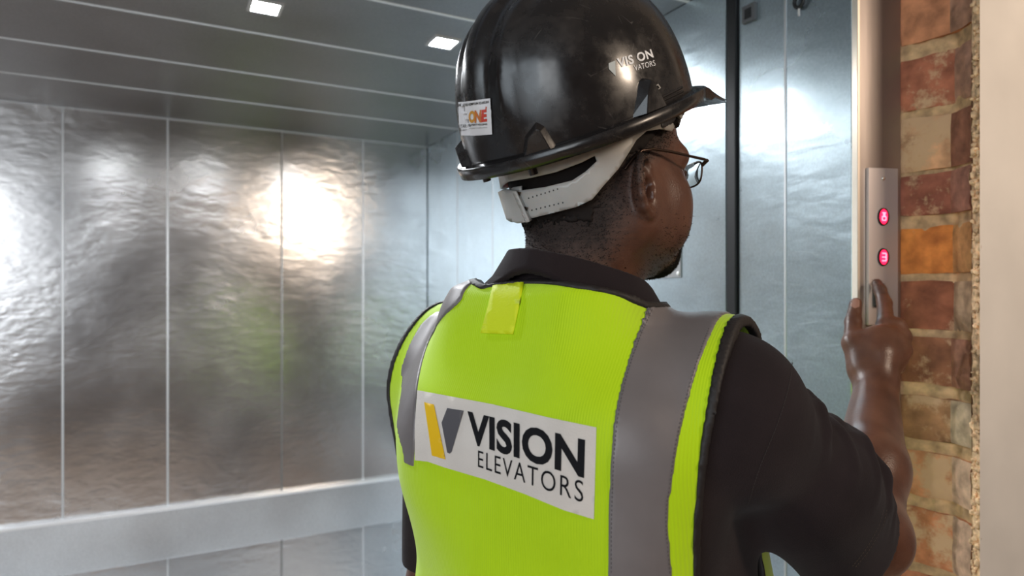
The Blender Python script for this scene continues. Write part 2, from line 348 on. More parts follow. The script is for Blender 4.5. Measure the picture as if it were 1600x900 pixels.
# plaster wall to the right, running on past the frame
H0 = np.array([(1531-800)/FPX*.995, .995])
pl_m = mat('plaster', (.72, .65, .57), .7, noise=(5, .10, 7), bump=(25, .15))
H1 = H0 + np.array([.93, .36])*1.9
vsp = [(*H0, 0), (*(H0+np.array([.03, .0116])), 0), (*H1, 0), (*(H1+np.array([-.05, .1])), 0), (*(H0+np.array([.055, .065])), 0)]
K = 5; vs = vsp + [(x, y, 3.3) for x, y, _ in vsp]
wp = tag(pyd('wall_plaster', vs, [(k, (k+1) % K, K+(k+1) % K, K+k) for k in range(K)] + [tuple(range(K-1, -1, -1)), tuple(range(K, 2*K))], pl_m), kind='structure')
# control box hole and hook high on the entrance return, beside the black strip
def on_return(px, py):   # point on the plane of the return wall
    r = (px-800)/FPX; u = (2.93*r+.371)/(.465+.885*r); y = 2.93-.885*u
    return CM @ Vector((0, u, ZC+(461-py)/FPX*y)), u
p_, u_ = on_return(1173, 22)
bt = empty('socket_box', CM @ Vector((0, u_, p_.z))); bt.rotation_euler = (0, 0, math.atan2(-.465, -.885))
tag(bt, 'small grey wall box with a black square opening near the black strip', 'box')
box('box_body', (-.001, -.016, -.016), (.008, .016, .018), mat('box_grey', (.10, .10, .105), .5), bt, bevel=.001)
box('opening', (.0065, -.0085, -.010), (.0085, .0085, .010), M_black, bt)
p_, u_ = on_return(1252, 3)
hk = empty('cable_ring', CM @ Vector((0.004, u_, p_.z))); hk.rotation_euler = (0, 0, math.atan2(-.465, -.885))
tag(hk, 'small black ring hanging at the top of the blue steel return panel', 'ring')
tube('ring', [(.002, .010*math.cos(a), .011*math.sin(a)) for a in np.linspace(0, 2*math.pi, 20, endpoint=False)], .0035, M_black, hk, closed=True)
tube('tie', [(.002, .0, -.014), (.004, .001, -.020), (.002, .0, -.027)], .0022, mat('tie_pale', (.5, .5, .5), .4), hk)
tube('hook', [(-.004, .0, .012), (.002, .0, .016), (.002, .0, .045)], .0025, M_black, hk)
# car operating plate on the side wall behind the chin
p_, u_ = on_return(1065, 432); 
op = empty('notice_plate', CM @ Vector((0.0, u_, p_.z))); op.rotation_euler = (0, 0, math.atan2(-.465, -.885))
tag(op, 'grey metal plate on the side wall of the lift behind the chin', 'plate')
box('plate', (0, -.22, -.002), (.003, 0, .14), mat('notice_grey', (.34, .34, .345), .45, .5), op, bevel=.0008)
for yy, zz in ((-.008, .007), (-.212, .007), (-.008, .131), (-.212, .131)):
    bm = bmesh.new(); bmesh.ops.create_uvsphere(bm, u_segments=12, v_segments=8, radius=.0045); bmesh.ops.scale(bm, vec=(.5, 1, 1), verts=bm.verts)
    bmesh.ops.translate(bm, vec=(.0035, yy, zz), verts=bm.verts); fin('screw', bm, mat('screw_white', (.9, .9, .9), .4), op, True)

# ------------------------------------------------------------- implicit modelling kit (numpy distance fields -> quads)
class Prim:
    __slots__ = ('f', 'k', 'op', 'c', 'r')
    def __init__(s, f, k, op, c, r): s.f, s.k, s.op, s.c, s.r = f, k, op, np.array(c, float), r
class Model:
    def __init__(s): s.p = []; s.post = []
    def add(s, prim, k=.01, op='u'):
        f, c, r = prim; s.p.append(Prim(f, k, op, c, r)); return s
    def __call__(s, X, center=None, rad=None):
        d = np.full(len(X), .5)
        for q in s.p:
            if center is not None and np.linalg.norm(center-q.c)-q.r > rad+q.k+.035: continue
            e = q.f(X); k = q.k
            if q.op == 'u':
                h = np.maximum(k-np.abs(d-e), 0)/k if k > 0 else 0; d = np.minimum(d, e)-h*h*k*.25
            else:
                e = -e; h = np.maximum(k-np.abs(d-e), 0)/k if k > 0 else 0; d = np.maximum(d, e)+h*h*k*.25
        return d
def rc(a, b, r1, r2):
    """round cone"""
    a, b = np.array(a, float), np.array(b, float); ba = b-a; l2 = ba@ba; rr = r1-r2; a2 = l2-rr*rr
    def f(X):
        pa = X-a; y = pa@ba; z = y-l2; x = pa*l2-np.outer(y, ba); x2 = (x*x).sum(1); y2 = y*y*l2; z2 = z*z*l2
        k = np.sign(rr)*rr*rr*x2
        d = (np.sqrt(np.maximum(x2*a2/l2, 0))+y*rr)/l2-r1 if a2 > 0 else np.sqrt((pa*pa).sum(1))-r1
        c1 = np.sign(z)*a2*z2 > k; c2 = np.sign(y)*a2*y2 < k
        d = np.where(c2, np.sqrt((pa*pa).sum(1))-r1, d); d = np.where(c1, np.sqrt(((X-b)**2).sum(1))-r2, d)
        return d
    return f, (a+b)/2, np.sqrt(l2)/2+max(r1, r2)
def ell(c, r, R=None):
    """ellipsoid, R rows = local axes"""
    c, r = np.array(c, float), np.array(r, float)
    def f(X):
        p = X-c
        if R is not None: p = p@R.T
        k0 = np.linalg.norm(p/r, axis=1); k1 = np.linalg.norm(p/(r*r), axis=1)+1e-9
        return k0*(k0-1)/k1
    return f, c, max(r)
def chain(m, pts, rs, k=.006, k0=None, op='u'):
    for i in range(len(pts)-1): m.add(rc(pts[i], pts[i+1], rs[i], rs[i+1]), k if (i or k0 is None) else k0, op)
def loft(O, A, B, rows, n=2.3):
    """stack of superellipses; rows = (z, a, b, cu, cv) in the frame O + A u + B v"""
    rows = np.array(sorted(rows)); Z, RA, RB, CU, CV = rows.T
    zs = np.linspace(Z[0], Z[-1], 200)
    def sm(v):
        y = np.interp(zs, Z, v); 
        ker = np.hanning(19); ker /= ker.sum(); yp = np.pad(y, 9, mode='edge'); return np.convolve(yp, ker, 'valid')
    RA, RB, CU, CV = sm(RA), sm(RB), sm(CU), sm(CV)
    def f(X):
        p = X-O; u = p@A; v = p@B; z = X[:, 2]
        a = np.interp(z, zs, RA); b = np.interp(z, zs, RB); u = u-np.interp(z, zs, CU); v = v-np.interp(z, zs, CV)
        q = ((np.abs(u)/a)**n+(np.abs(v)/b)**n)**(1/n)+1e-6
        g = np.sqrt(((np.abs(u)/a)**(n-1)*q**(1-n)/a)**2+((np.abs(v)/b)**(n-1)*q**(1-n)/b)**2)+1e-6
        d = (q-1)/g; d = np.minimum(d, .5)
        return np.maximum(d, np.maximum(zs[0]-z, z-zs[-1]))
    c = O+np.array([0, 0, (Z[0]+Z[-1])/2]); c[2] = (Z[0]+Z[-1])/2
    return f, c, .5*math.hypot(Z[-1]-Z[0], .5)
def poly(F, lo, hi, h, B=16):
    """block-sparse surface nets"""
    lo = np.array(lo, float); n = np.ceil((np.array(hi)-lo)/h).astype(int); nb = np.ceil(n/B).astype(int)
    NX, NY, NZ = (nb*B+2)
    def key(i, j, k): return (i*NY+j)*NZ+k
    ids, pos, quads = [], [], []
    g = np.arange(B+2)
    GI = np.stack(np.meshgrid(g, g, g, indexing='ij'), -1).reshape(-1, 3)-1
    rad = B*h*.5*math.sqrt(3)+h*2
    cen = np.stack(np.meshgrid(*[np.arange(q) for q in nb], indexing='ij'), -1).reshape(-1, 3)
    cc = lo+(cen*B+B/2)*h
    dc = F(cc)
    for b, c, d0 in zip(cen, cc, dc):
        if abs(d0) > rad*1.12+.006: continue
        X = lo+(GI+b*B)*h
        try: D = F(X, c, rad)
        except TypeError: D = F(X)
        D = D.reshape(B+2, B+2, B+2); s = D < 0
        if s.all() or not s.any(): continue
        # cells i in [-1..B-1] -> index 0..B
        e = B+1
        cn = s[:e, :e, :e].astype(np.int8)
        for dx in (0, 1):
            for dy in (0, 1):
                for dz in (0, 1):
                    if dx or dy or dz: cn = cn+s[dx:dx+e, dy:dy+e, dz:dz+e]
        act = (cn > 0) & (cn < 8)
        I, J, K = np.nonzero(act)
        acc = np.zeros((len(I), 3)); cnt = np.zeros(len(I))
        for ax in range(3):
            o1 = [(a, b_) for a in (0, 1) for b_ in (0, 1)]
            for a, b_ in o1:
                off = [0, 0, 0]; oth = [q for q in range(3) if q != ax]; off[oth[0]] = a; off[oth[1]] = b_
                off2 = list(off); off2[ax] = 1
                d1 = D[I+off[0], J+off[1], K+off[2]]; d2 = D[I+off2[0], J+off2[1], K+off2[2]]
                cr = (d1 < 0) != (d2 < 0); t = np.where(cr, d1/np.where(cr, d1-d2, 1), 0)
                pt = np.tile(np.array(off, float), (len(I), 1)); pt[:, ax] += t
                acc += pt*cr[:, None]; cnt += cr
        pp = lo+(np.stack([I, J, K], 1)-1+b*B+acc/cnt[:, None])*h
        ids.append(key(I-1+b[0]*B+1, J-1+b[1]*B+1, K-1+b[2]*B+1)); pos.append(pp)
        # faces for grid edges starting at points 0..B-1 (index 1..B)
        for ax in range(3):
            u, v = [(1, 2), (2, 0), (0, 1)][ax]
            A_ = s[1:B+1, 1:B+1, 1:B+1]; sh = [slice(1, B+1)]*3; sh[ax] = slice(2, B+2); B_ = s[tuple(sh)]
            E = np.argwhere(A_ != B_)
            if not len(E): continue
            flip = A_[E[:, 0], E[:, 1], E[:, 2]]
            E = E+b*B+1
            def kk(du, dv):
                q = E.copy(); q[:, u] -= du; q[:, v] -= dv; return key(q[:, 0], q[:, 1], q[:, 2])
            Q = np.stack([kk(1, 1), kk(0, 1), kk(0, 0), kk(1, 0)], 1)
            Q[~flip] = Q[~flip][:, ::-1]; quads.append(Q)
    ids = np.concatenate(ids); pos = np.concatenate(pos); quads = np.concatenate(quads)
    uid, ix = np.unique(ids, return_index=True); pos = pos[ix]
    Q = np.searchsorted(uid, quads); Q = np.clip(Q, 0, len(uid)-1)
    ok = (uid[Q] == quads).all(1); Q = Q[ok]
    return pos, Q
def smooth(V, Q, it=2, lam=.5):
    e = np.concatenate([Q[:, [0, 1]], Q[:, [1, 2]], Q[:, [2, 3]], Q[:, [3, 0]]]); a = np.concatenate([e[:, 0], e[:, 1]]); b = np.concatenate([e[:, 1], e[:, 0]])
    n = np.bincount(a, minlength=len(V))[:, None]+1e-9
    for _ in range(it):
        for l in (lam, -lam*1.04):
            m = np.stack([np.bincount(a, weights=V[b, i], minlength=len(V)) for i in range(3)], 1)/n; V = V+l*(m-V)
    return V
def mesh_np(name, V, Q, m=None, parent=None, sm=True):
    me = bpy.data.meshes.new(name); me.vertices.add(len(V)); me.vertices.foreach_set('co', V.astype(np.float32).ravel())
    k = Q.shape[1]; me.loops.add(len(Q)*k); me.loops.foreach_set('vertex_index', Q.astype(np.int32).ravel())
    me.polygons.add(len(Q)); me.polygons.foreach_set('loop_start', np.arange(0, len(Q)*k, k, dtype=np.int32))
    me.update(calc_edges=True); me.validate()
    return link(name, me, m, parent, sm)
def iso(name, F, lo, hi, h, m, parent=None, it=1, lam=.5):
    V, Q = poly(F, lo, hi, h); V = smooth(V, Q, it, lam); return mesh_np(name, V, Q, m, parent)
def march(F, px, py, t0=.4, t1=1.3, eye=None):
    """first hit of the sight lines through photo pixels with a surface (used to place prints, seams and straps on it)"""
    px = np.atleast_1d(np.array(px, float)); py = np.atleast_1d(np.array(py, float))
    D = np.stack([(px-800)/FPX, np.ones_like(px), (461-py)/FPX], 1); L = np.linalg.norm(D, axis=1)[:, None]; D = D/L
    O = np.array([0, 0, ZC]); t = np.full(len(px), t0); best = np.full(len(px), 9.); bt = t.copy()
    for _ in range(70):
        d = F(O+D*t[:, None]); imp = d < best; best = np.where(imp, d, best); bt = np.where(imp, t, bt)
        t = np.where((t < t1), t+np.where(np.abs(d) < 1e-5, 0, d*.8), t)
    hit = (t < t1)
    t = np.where(hit, t, bt); return O+D*t[:, None]
def grad(F, X, e=.0015):
    g = np.stack([F(X+np.eye(3)[i]*e)-F(X-np.eye(3)[i]*e) for i in range(3)], 1); return g/(np.linalg.norm(g, axis=1)[:, None]+1e-9)
def inpoly(x, y, pg):
    pg = np.array(pg, float); ins = np.zeros(len(x), bool); j = len(pg)-1
    for i in range(len(pg)):
        c = ((pg[i, 1] > y) != (pg[j, 1] > y)) & (x < (pg[j, 0]-pg[i, 0])*(y-pg[i, 1])/(pg[j, 1]-pg[i, 1]+1e-12)+pg[i, 0]); ins ^= c; j = i
    return ins
def densify(pg, s):
    out = []
    for a, b in zip(pg, pg[1:]+pg[:1]):
        n = max(1, int(math.hypot(b[0]-a[0], b[1]-a[1])/s))
        for k in range(n): out.append((a[0]+(b[0]-a[0])*k/n, a[1]+(b[1]-a[1])*k/n))
    return out
def tri2d(loops, step):
    """triangulate outline(s) with interior points; holes by even-odd"""
    loops = [densify([tuple(p) for p in l], step) for l in loops]
    pts, edges = [], []
    for l in loops:
        n0 = len(pts); pts += l; edges += [(n0+i, n0+(i+1) % len(l)) for i in range(len(l))]
    A = np.array(pts); x0, y0 = A.min(0); x1, y1 = A.max(0)
    gx, gy = np.meshgrid(np.arange(x0+step*.5, x1, step), np.arange(y0+step*.5, y1, step)); gx, gy = gx.ravel(), gy.ravel()
    ins = np.zeros(len(gx), bool)
    for l in loops: ins ^= inpoly(gx, gy, l)
    # keep clear of the outline
    G = np.stack([gx, gy], 1)[ins]
    if len(G):
        dmin = np.min(np.hypot(G[:, None, 0]-A[None, :, 0], G[:, None, 1]-A[None, :, 1]), axis=1); G = G[dmin > step*.45]
    allp = [Vector(p) for p in pts]+[Vector(g) for g in G]
    vo, eo, fo, *_ = delaunay_2d_cdt(allp, edges, [], 0, 1e-4)
    vo = np.array([tuple(v) for v in vo]); F_ = np.array([f[:3] for f in fo])
    c = vo[F_].mean(1); ins = np.zeros(len(c), bool)
    for l in loops: ins ^= inpoly(c[:, 0], c[:, 1], l)
    return vo, F_[ins]
def sheet(name, vo, F_, surf, off, m, parent=None, thick=0.0, tf=None, sm=True):
    """a thin printed or sewn sheet laid on a surface; vo are photo pixels on it"""
    X = march(surf, vo[:, 0], vo[:, 1]); N = grad(surf, X); X = X+N*off
    if tf is not None: X = tf(X)
    fc = [tuple(f) for f in F_]
    # orient outward
    a, b, c = X[F_[0]]; 
    if np.dot(np.cross(b-a, c-a), N[F_[0][0]]) < 0: fc = [f[::-1] for f in fc]
    o = pyd(name, X, fc, m, parent, sm)
    if thick: md = o.modifiers.new('solid', 'SOLIDIFY'); md.thickness = thick; md.offset = 1
    return o
def homog(src, dst):
    A = []; 
    for (x, y), (u, v) in zip(src, dst): A += [[x, y, 1, 0, 0, 0, -u*x, -u*y], [0, 0, 0, x, y, 1, -v*x, -v*y]]
    h = np.linalg.solve(np.array(A, float), np.array(dst, float).ravel()); H = np.append(h, 1).reshape(3, 3)
    return lambda p: (lambda q: q[:, :2]/q[:, 2:])(np.c_[p, np.ones(len(p))]@H.T)
def text2d(body, bold=0.0, spacing=1.0, cut=None):
    """outline loops of a line of text, scaled to the unit square"""
    cu = bpy.data.curves.new('t', 'FONT'); cu.body = body; cu.offset = bold; cu.space_character = spacing; cu.fill_mode = 'BOTH'; cu.resolution_u = 4
    o = bpy.data.objects.new('t', cu); C.objects.link(o)
    dg = bpy.context.evaluated_depsgraph_get(); me = bpy.data.meshes.new_from_object(o.evaluated_get(dg))
    bm = bmesh.new(); bm.from_mesh(me); bmesh.ops.triangulate(bm, faces=bm.faces)
    bmesh.ops.remove_doubles(bm, verts=bm.verts, dist=1e-5)
    for _ in range(2):
        es = [e for e in bm.edges if e.calc_length() > .22]
        if es: bmesh.ops.subdivide_edges(bm, edges=es, cuts=1); bmesh.ops.triangulate(bm, faces=bm.faces)
    bm.verts.ensure_lookup_table()
    V = np.array([v.co[:2] for v in bm.verts]); T = np.array([[v.index for v in f.verts] for f in bm.faces])
    bm.free(); bpy.data.objects.remove(o); bpy.data.curves.remove(cu); bpy.data.meshes.remove(me)
    V = (V-V.min(0))/(V.max(0)-V.min(0)); return V, T
def print_text(name, body, quad, surf, off, m, parent, bold=0.0, spacing=1.0):
    """quad = photo pixels of top-left, top-right, bottom-right, bottom-left"""
    V, T = text2d(body, bold, spacing); H = homog([(0, 1), (1, 1), (1, 0), (0, 0)], quad)
    return sheet(name, H(V), T, surf, off, m, parent, sm=False)

# ------------------------------------------------------------- the lift engineer
Z0 = ZC
BO = np.array([.056, .75, 0.]); BR = np.array([.82, -.57, 0.]); BR /= np.linalg.norm(BR); BF = np.array([-BR[1], BR[0], 0.])
def bp(u, v, z): return BO+BR*u+BF*v+np.array([0, 0, Z0+z])
HF = np.array([math.sin(math.radians(64)), math.cos(math.radians(64)), 0.]); HR = np.array([HF[1], -HF[0], 0.])
HO = np.array([.106, .765, Z0+.137])       # between the eyes' level, head centre
def hp(f, r, z): return HO+HF*f+HR*r+np.array([0, 0, z])
HB = np.stack([HF, HR, np.array([0, 0, 1.])])   # rows f, r, z

skull = Model()
skull.add(ell(hp(-.012, 0, .038), (.098, .078, .092), HB), .001)
skull.add(ell(hp(-.045, 0, .0), (.062, .068, .075), HB), .04)
head = Model(); head.p += skull.p
head.add(ell(hp(.030, 0, -.028), (.060, .063, .074), HB), .03)
for s in (1, -1):
    head.add(rc(hp(.004, s*.056, -.062), hp(.062, s*.016, -.092), .021, .019), .03)
    head.add(rc(hp(.004, s*.058, -.030), hp(.004, s*.056, -.062), .018, .020), .03)
    head.add(ell(hp(.052, s*.044, -.028), (.030, .024, .026), HB), .022)
    head.add(ell(hp(.045, s*.045, -.058), (.034, .022, .030), HB), .025)
    head.add(rc(hp(.084, s*.012, .018), hp(.072, s*.044, .020), .011, .010), .018)
    head.add(ell(hp(.100, s*.033, -.003), (.022, .019, .014), HB), .014, 's')
    head.add(ell(hp(.072, s*.033, -.003), (.0145, .0145, .0125), HB), .003)
    head.add(rc(hp(.084, s*.022, .004), hp(.078, s*.046, .001), .0035, .003), .004)
    head.add(ell(hp(.098, s*.013, -.043), (.012, .009, .008), HB), .008)
    head.add(ell(hp(.101, s*.008, -.051), (.004, .0035, .004), HB), .003, 's')
head.add(ell(hp(.076, 0, -.066), (.022, .030, .030), HB), .02)
head.add(rc(hp(.088, 0, .004), hp(.110, 0, -.040), .009, .012), .012)
head.add(rc(hp(.094, -.018, -.062), hp(.094, .018, -.062), .0065, .0065), .006)
head.add(rc(hp(.091, -.016, -.072), hp(.091, .016, -.072), .0075, .0075), .006)
head.add(rc(hp(.104, -.018, -.067), hp(.104, .018, -.067), .0022, .0022), .003, 's')
head.add(ell(hp(.075, 0, -.095), (.018, .024, .017), HB), .014)
# neck
NB = bp(.0, -.01, -.05)
head.add(rc(hp(-.030, 0, -.075), NB, .057, .066), .035)
head.add(rc(hp(.006, .0, -.078), bp(.0, .045, -.055), .040, .045), .03)
for s in (1, -1):
    head.add(rc(hp(-.022, s*.052, -.045), bp(s*.02, .085, -.09), .014, .016), .03)
def ear(s):
    ca, sa = math.cos(math.radians(26)), math.sin(math.radians(26))
    e1 = HF*ca-HR*s*sa; e2 = np.array([.0, .0, 1.])-HF*.14; e2 /= np.linalg.norm(e2); en = np.cross(e1, e2); en = en if en@(HR*s) > 0 else -en
    E0 = hp(-.005, s*.083, -.026)
    q = lambda x, y, z=0: E0+e1*x+e2*y+en*z
    R = np.stack([e1, e2, en])
    head.add(ell(q(.000, .000, -.004), (.017, .027, .0055), R), .006)
    head.add(ell(q(.006, -.002, -.012), (.013, .022, .012), R), .006)
    chain(head, [q(.013, .006, -.001), q(.012, .022, .000), q(.004, .031, .001), q(-.007, .030, .002), q(-.015, .020, .003), q(-.0175, .004, .003), q(-.015, -.010, .002), q(-.009, -.021, .001), q(-.001, -.0275, .0), q(.006, -.026, -.001), q(.010, -.018, -.001)],
          [.003, .0035, .0038, .004, .004, .0038, .0036, .0048, .0062, .0056, .0042], .003)
    chain(head, [q(.004, .020, .0), q(-.006, .013, .001), q(-.0095, .0, .001), q(-.006, -.012, .0), q(.001, -.0155, .0)], [.0025, .003, .003, .003, .003], .003)
    head.add(ell(q(.0035, -.002, .003), (.0085, .0130, .0110), R), .003, 's')
    head.add(ell(q(.002, .022, .004), (.0065, .005, .005), R), .003, 's')
    head.add(ell(q(.012, -.004, .001), (.0045, .006, .004), R), .004)
ear(1); ear(-1)

# torso and arms
torso_rows = [(-.62, .160, .120, 0, .010), (-.50, .163, .150, .007, .036), (-.40, .163, .152, .007, .038), (-.30, .163, .145, .006, .026), (-.22, .172, .128, .003, .0), (-.15, .178, .120, 0, -.004), (-.10, .165, .100, 0, -.008), (-.06, .13, .075, 0, -.012), (-.03, .08, .05, 0, -.012)]
torso_rows = [(Z0+z, a, b, c, d) for z, a, b, c, d in torso_rows]
torso = Model()
torso.add(loft(BO, BR, BF, torso_rows), .001)
SR = bp(.176, .030, -.110); SL = bp(-.180, .02, -.098)
EL = P(1351, 832, .79)
for s, Sh in ((1, SR), (-1, SL)):
    torso.add(rc(bp(s*.04, -.012, -.055), Sh+np.array([0, 0, .001]), .049, .040), .05)     # trapezius / clavicle
    torso.add(rc(bp(s*.07, -.055, -.13), Sh+np.array([0, 0, -.02]), .052, .045), .05)      # scapula
    torso.add(rc(bp(s*.08, .05, -.16), Sh+np.array([0, 0, -.02]), .055, .045), .05)        # chest
    torso.add(ell(Sh, (.052, .052, .056)), .04)
for s in (1, -1): torso.add(rc(bp(s*.112, .098, -.25), bp(s*.117, .110, -.6), .058, .064), .05)
ELL = bp(-.182, .0, -.385); WL = bp(-.205, .10, -.62)
arms = Model()
arms.add(rc(SR, EL, .050, .043), .03)
WR = P(1369, 602, .985)
arms.add(rc(EL, EL*.62+WR*.38, .041, .0435), .02)
arms.add(rc(EL*.62+WR*.38, WR, .0435, .028), .02)
arms.add(ell(EL+np.array([.004, -.01, -.006]), (.040, .040, .040)), .02)
arms.add(rc(SL, ELL, .048, .041), .03); arms.add(rc(ELL, WL, .041, .026), .02)
hand = Model()
Pp = P
mc = [Pp(1384, 508, 1.035), Pp(1401, 510, 1.035), Pp(1411, 527, 1.030), Pp(1412, 549, 1.022)]
hand.add(rc(WR, Pp(1372, 560, 1.0), .028, .030), .02)
hand.add(ell(Pp(1376, 548, 1.012), (.040, .024, .040)), .02)
for p, r in zip(mc, (.0135, .0135, .0125, .0115)): hand.add(rc(Pp(1370, 580, .997), p, .020, r), .012)
CMC = Pp(1348, 578, 1.0); MCP = Pp(1333, 536, 1.02)
hand.add(rc(Pp(1368, 590, .995), CMC, .022, .018), .012); hand.add(rc(CMC, MCP, .0185, .0150), .014)
hand.add(rc(MCP, Pp(1385, 530, 1.03), .012, .012), .012)
chain(hand, [MCP, Pp(1333, 503, 1.045), Pp(1337, 474, 1.062)], [.0145, .0118, .0092], .005)
chain(hand, [mc[0], Pp(1382, 474, 1.075), Pp(1375, 453, 1.092), Pp(1370, 443, 1.103)], [.0130, .0108, .0092, .0080], .005)
chain(hand, [mc[1], Pp(1400, 512, 1.078), Pp(1396, 538, 1.090), Pp(1388, 553, 1.075)], [.0130, .0112, .0098, .0085], .004)
chain(hand, [mc[2], Pp(1412, 533, 1.072), Pp(1406, 557, 1.082), Pp(1397, 570, 1.065)], [.0122, .0105, .0092, .0080], .004)
chain(hand, [mc[3], Pp(1411, 556, 1.058), Pp(1405, 574, 1.064), Pp(1396, 584, 1.050)], [.0112, .0095, .0085, .0075], .004)
# relaxed left hand
hand.add(rc(WL, WL+BF*.03+np.array([0, 0, -.075]), .026, .03), .02)
for i, (w_, l_) in enumerate(((.030, .070), (.010, .080), (-.010, .075), (-.028, .060))):
    a = WL+BF*(.03+w_)+np.array([0, 0, -.085]); b = a+BR*.015+np.array([0, 0, -l_*.55]); c = b+BR*.03+np.array([0, 0, -l_*.4])
    chain(hand, [a, b, c], [.0105, .009, .0075], .004)
chain(hand, [WL+BF*.035+np.array([0, 0, -.03]), WL+BF*.065+BR*.02+np.array([0, 0, -.065]), WL+BF*.07+BR*.03+np.array([0, 0, -.095])], [.014, .011, .009], .008)

body = Model(); body.p += torso.p + arms.p
# junction of neck and torso blends widely
class Union:
    def __init__(s, parts, k): s.parts, s.k = parts, k
    def __call__(s, X, c=None, r=None):
        d = s.parts[0](X, c, r)
        for q in s.parts[1:]:
            e = q(X, c, r); h = np.maximum(s.k-np.abs(d-e), 0)/s.k; d = np.minimum(d, e)-h*h*s.k*.25
        return d
full = Union([head, body, hand], .03)
wr_blend = Union([arms, hand], .012)
def full(X, c=None, r=None):
    a = wr_blend(X, c, r); b = torso(X, c, r); h_ = head(X, c, r)
    def sm(d, e, k): h = np.maximum(k-np.abs(d-e), 0)/k; return np.minimum(d, e)-h*h*k*.25
    return np.maximum(sm(sm(h_, b, .035), a, .02), Z0-.66-X[:, 2] if len(X) else 0)
def bodyclip(X, c=None, r=None):
    d = full(X, c, r); inarm = np.linalg.norm((X-WL)[:, :2], axis=1)
    return d

skin, N, L, b = nt('skin')
tc = N.new('ShaderNodeTexCoord'); n = N.new('ShaderNodeTexNoise'); n.inputs['Scale'].default_value = 28; n.inputs['Detail'].default_value = 6; L.new(tc.outputs['Object'], n.inputs[0])
cr = N.new('ShaderNodeValToRGB'); cr.color_ramp.elements[0].position = .3; cr.color_ramp.elements[1].position = .72
cr.color_ramp.elements[0].color = (.080, .031, .018, 1); cr.color_ramp.elements[1].color = (.150, .064, .038, 1); L.new(n.outputs[0], cr.inputs[0]); at = N.new('ShaderNodeVertexColor'); at.layer_name = 'stubble'; mxs = N.new('ShaderNodeMix'); mxs.data_type = 'RGBA'; L.new(at.outputs[0], mxs.inputs[0]); L.new(cr.outputs[0], mxs.inputs[6]); mxs.inputs[7].default_value = (.016, .010, .008, 1); L.new(mxs.outputs[2], b.inputs['Base Color'])
rm = N.new('ShaderNodeMapRange'); rm.inputs[3].default_value = .36; rm.inputs[4].default_value = .85; L.new(at.outputs[0], rm.inputs[0]); L.new(rm.outputs[0], b.inputs['Roughness']); b.inputs['Subsurface Weight'].default_value = .12; b.inputs['Subsurface Radius'].default_value = (.010, .004, .002); b.inputs['Subsurface Scale'].default_value = .5
n2 = N.new('ShaderNodeTexNoise'); n2.inputs['Scale'].default_value = 480; n2.inputs['Detail'].default_value = 3; L.new(tc.outputs['Object'], n2.inputs[0])
bpn = N.new('ShaderNodeBump'); bpn.inputs['Strength'].default_value = .35; bpn.inputs['Distance'].default_value = .0008; L.new(n2.outputs[0], bpn.inputs['Height']); L.new(bpn.outputs[0], b.inputs['Normal'])

person = iso('person', full, (-.22, .50, Z0-.78), (.66, 1.14, Z0+.30), .0023, skin, None, 1, .4)
tag(person, 'man seen from behind in black hard hat and lime safety vest pressing a lift button', 'person')

# ------------------------------------------------------------- shirt
M_shirt = mat('shirt_cloth', (.022, .0155, .0165), .95, noise=(10, .25, 5), bump=(900, .3), sheen=.05, spec=.12)
sleeve = Model()
ax = (EL-SR)/np.linalg.norm(EL-SR)
dz = np.array([0, 0, .012]); MS = SR*.5+EL*.5-dz
sleeve.add(rc(SR-dz*.5, MS, .058, .065), .03)
sleeve.add(rc(MS, EL+ax*.02, .063, .048), .03)
sleeve.add(rc(MS, P(1312, 858, .765), .064, .054), .03)
sleeve.add(rc(SL, ELL+(SL-ELL)*.12, .056, .050), .03)
up = np.array([0, 0, 1.]); side = np.cross(ax, up); side /= np.linalg.norm(side); nrm = np.cross(side, ax)
def ring_fold(t, a0, a1, R, r, lean=0.0, k=.016):
    """cloth ridge curling round the sleeve at distance t along it"""
    pts = []
    for a in np.linspace(a0, a1, 7):
        q = SR+ax*(t+lean*(a-a0))+(nrm*math.cos(a)+side*math.sin(a))*R; pts.append(q)
    rs = [r*.45, r*.8, r, r, r*.9, r*.7, r*.4]
    chain(sleeve, pts, rs, k*.6)
for t, a0, a1, R, r, ln in ((.058, -.9, 1.5, .052, .013, .010), (.108, -1.3, 1.7, .055, .0155, .02), (.148, -1.1, 1.9, .053, .015, .025), (.188, -.9, 1.6, .048, .015, .018), (.226, -.6, 1.3, .044, .012, .0)):
    ring_fold(t, a0, a1, R, r, ln)
from functools import lru_cache
def wob(X, amp, sc, seed):
    r_ = np.random.RandomState(seed); d = np.zeros(len(X))
    for i in range(5):
        k = r_.normal(size=3)*sc; d += np.sin(X@k+r_.uniform(0, 6.28))
    return d*amp/5
HEMN = (EL-SR)/np.linalg.norm(EL-SR)*.90+np.array([.10, .0, -.12]); HEMN /= np.linalg.norm(HEMN)
HEMC = P(1330, 836, .775)
def shirt_raw(X, c=None, r=None):
    a = torso(X, c, r)-.008; b_ = sleeve(X, c, r)
    k = .03; h = np.maximum(k-np.abs(a-b_), 0)/k; d = np.minimum(a, b_)-h*h*k*.25
    # hem fuller belly
    q = X-SR; t = q@ax; an = np.arctan2(q@side, q@nrm); m_ = np.clip((t-.03)/.04, 0, 1)*np.clip((.27-t)/.03, 0, 1)*np.clip(1.35-np.abs(an-.5), 0, 1)
    return d+wob(X, .004, 34, 4)-.0042*m_*np.maximum(0, np.sin(t*158+1.9*np.cos(an-.6)+wob(X, 1.5, 25, 6)))**1.4
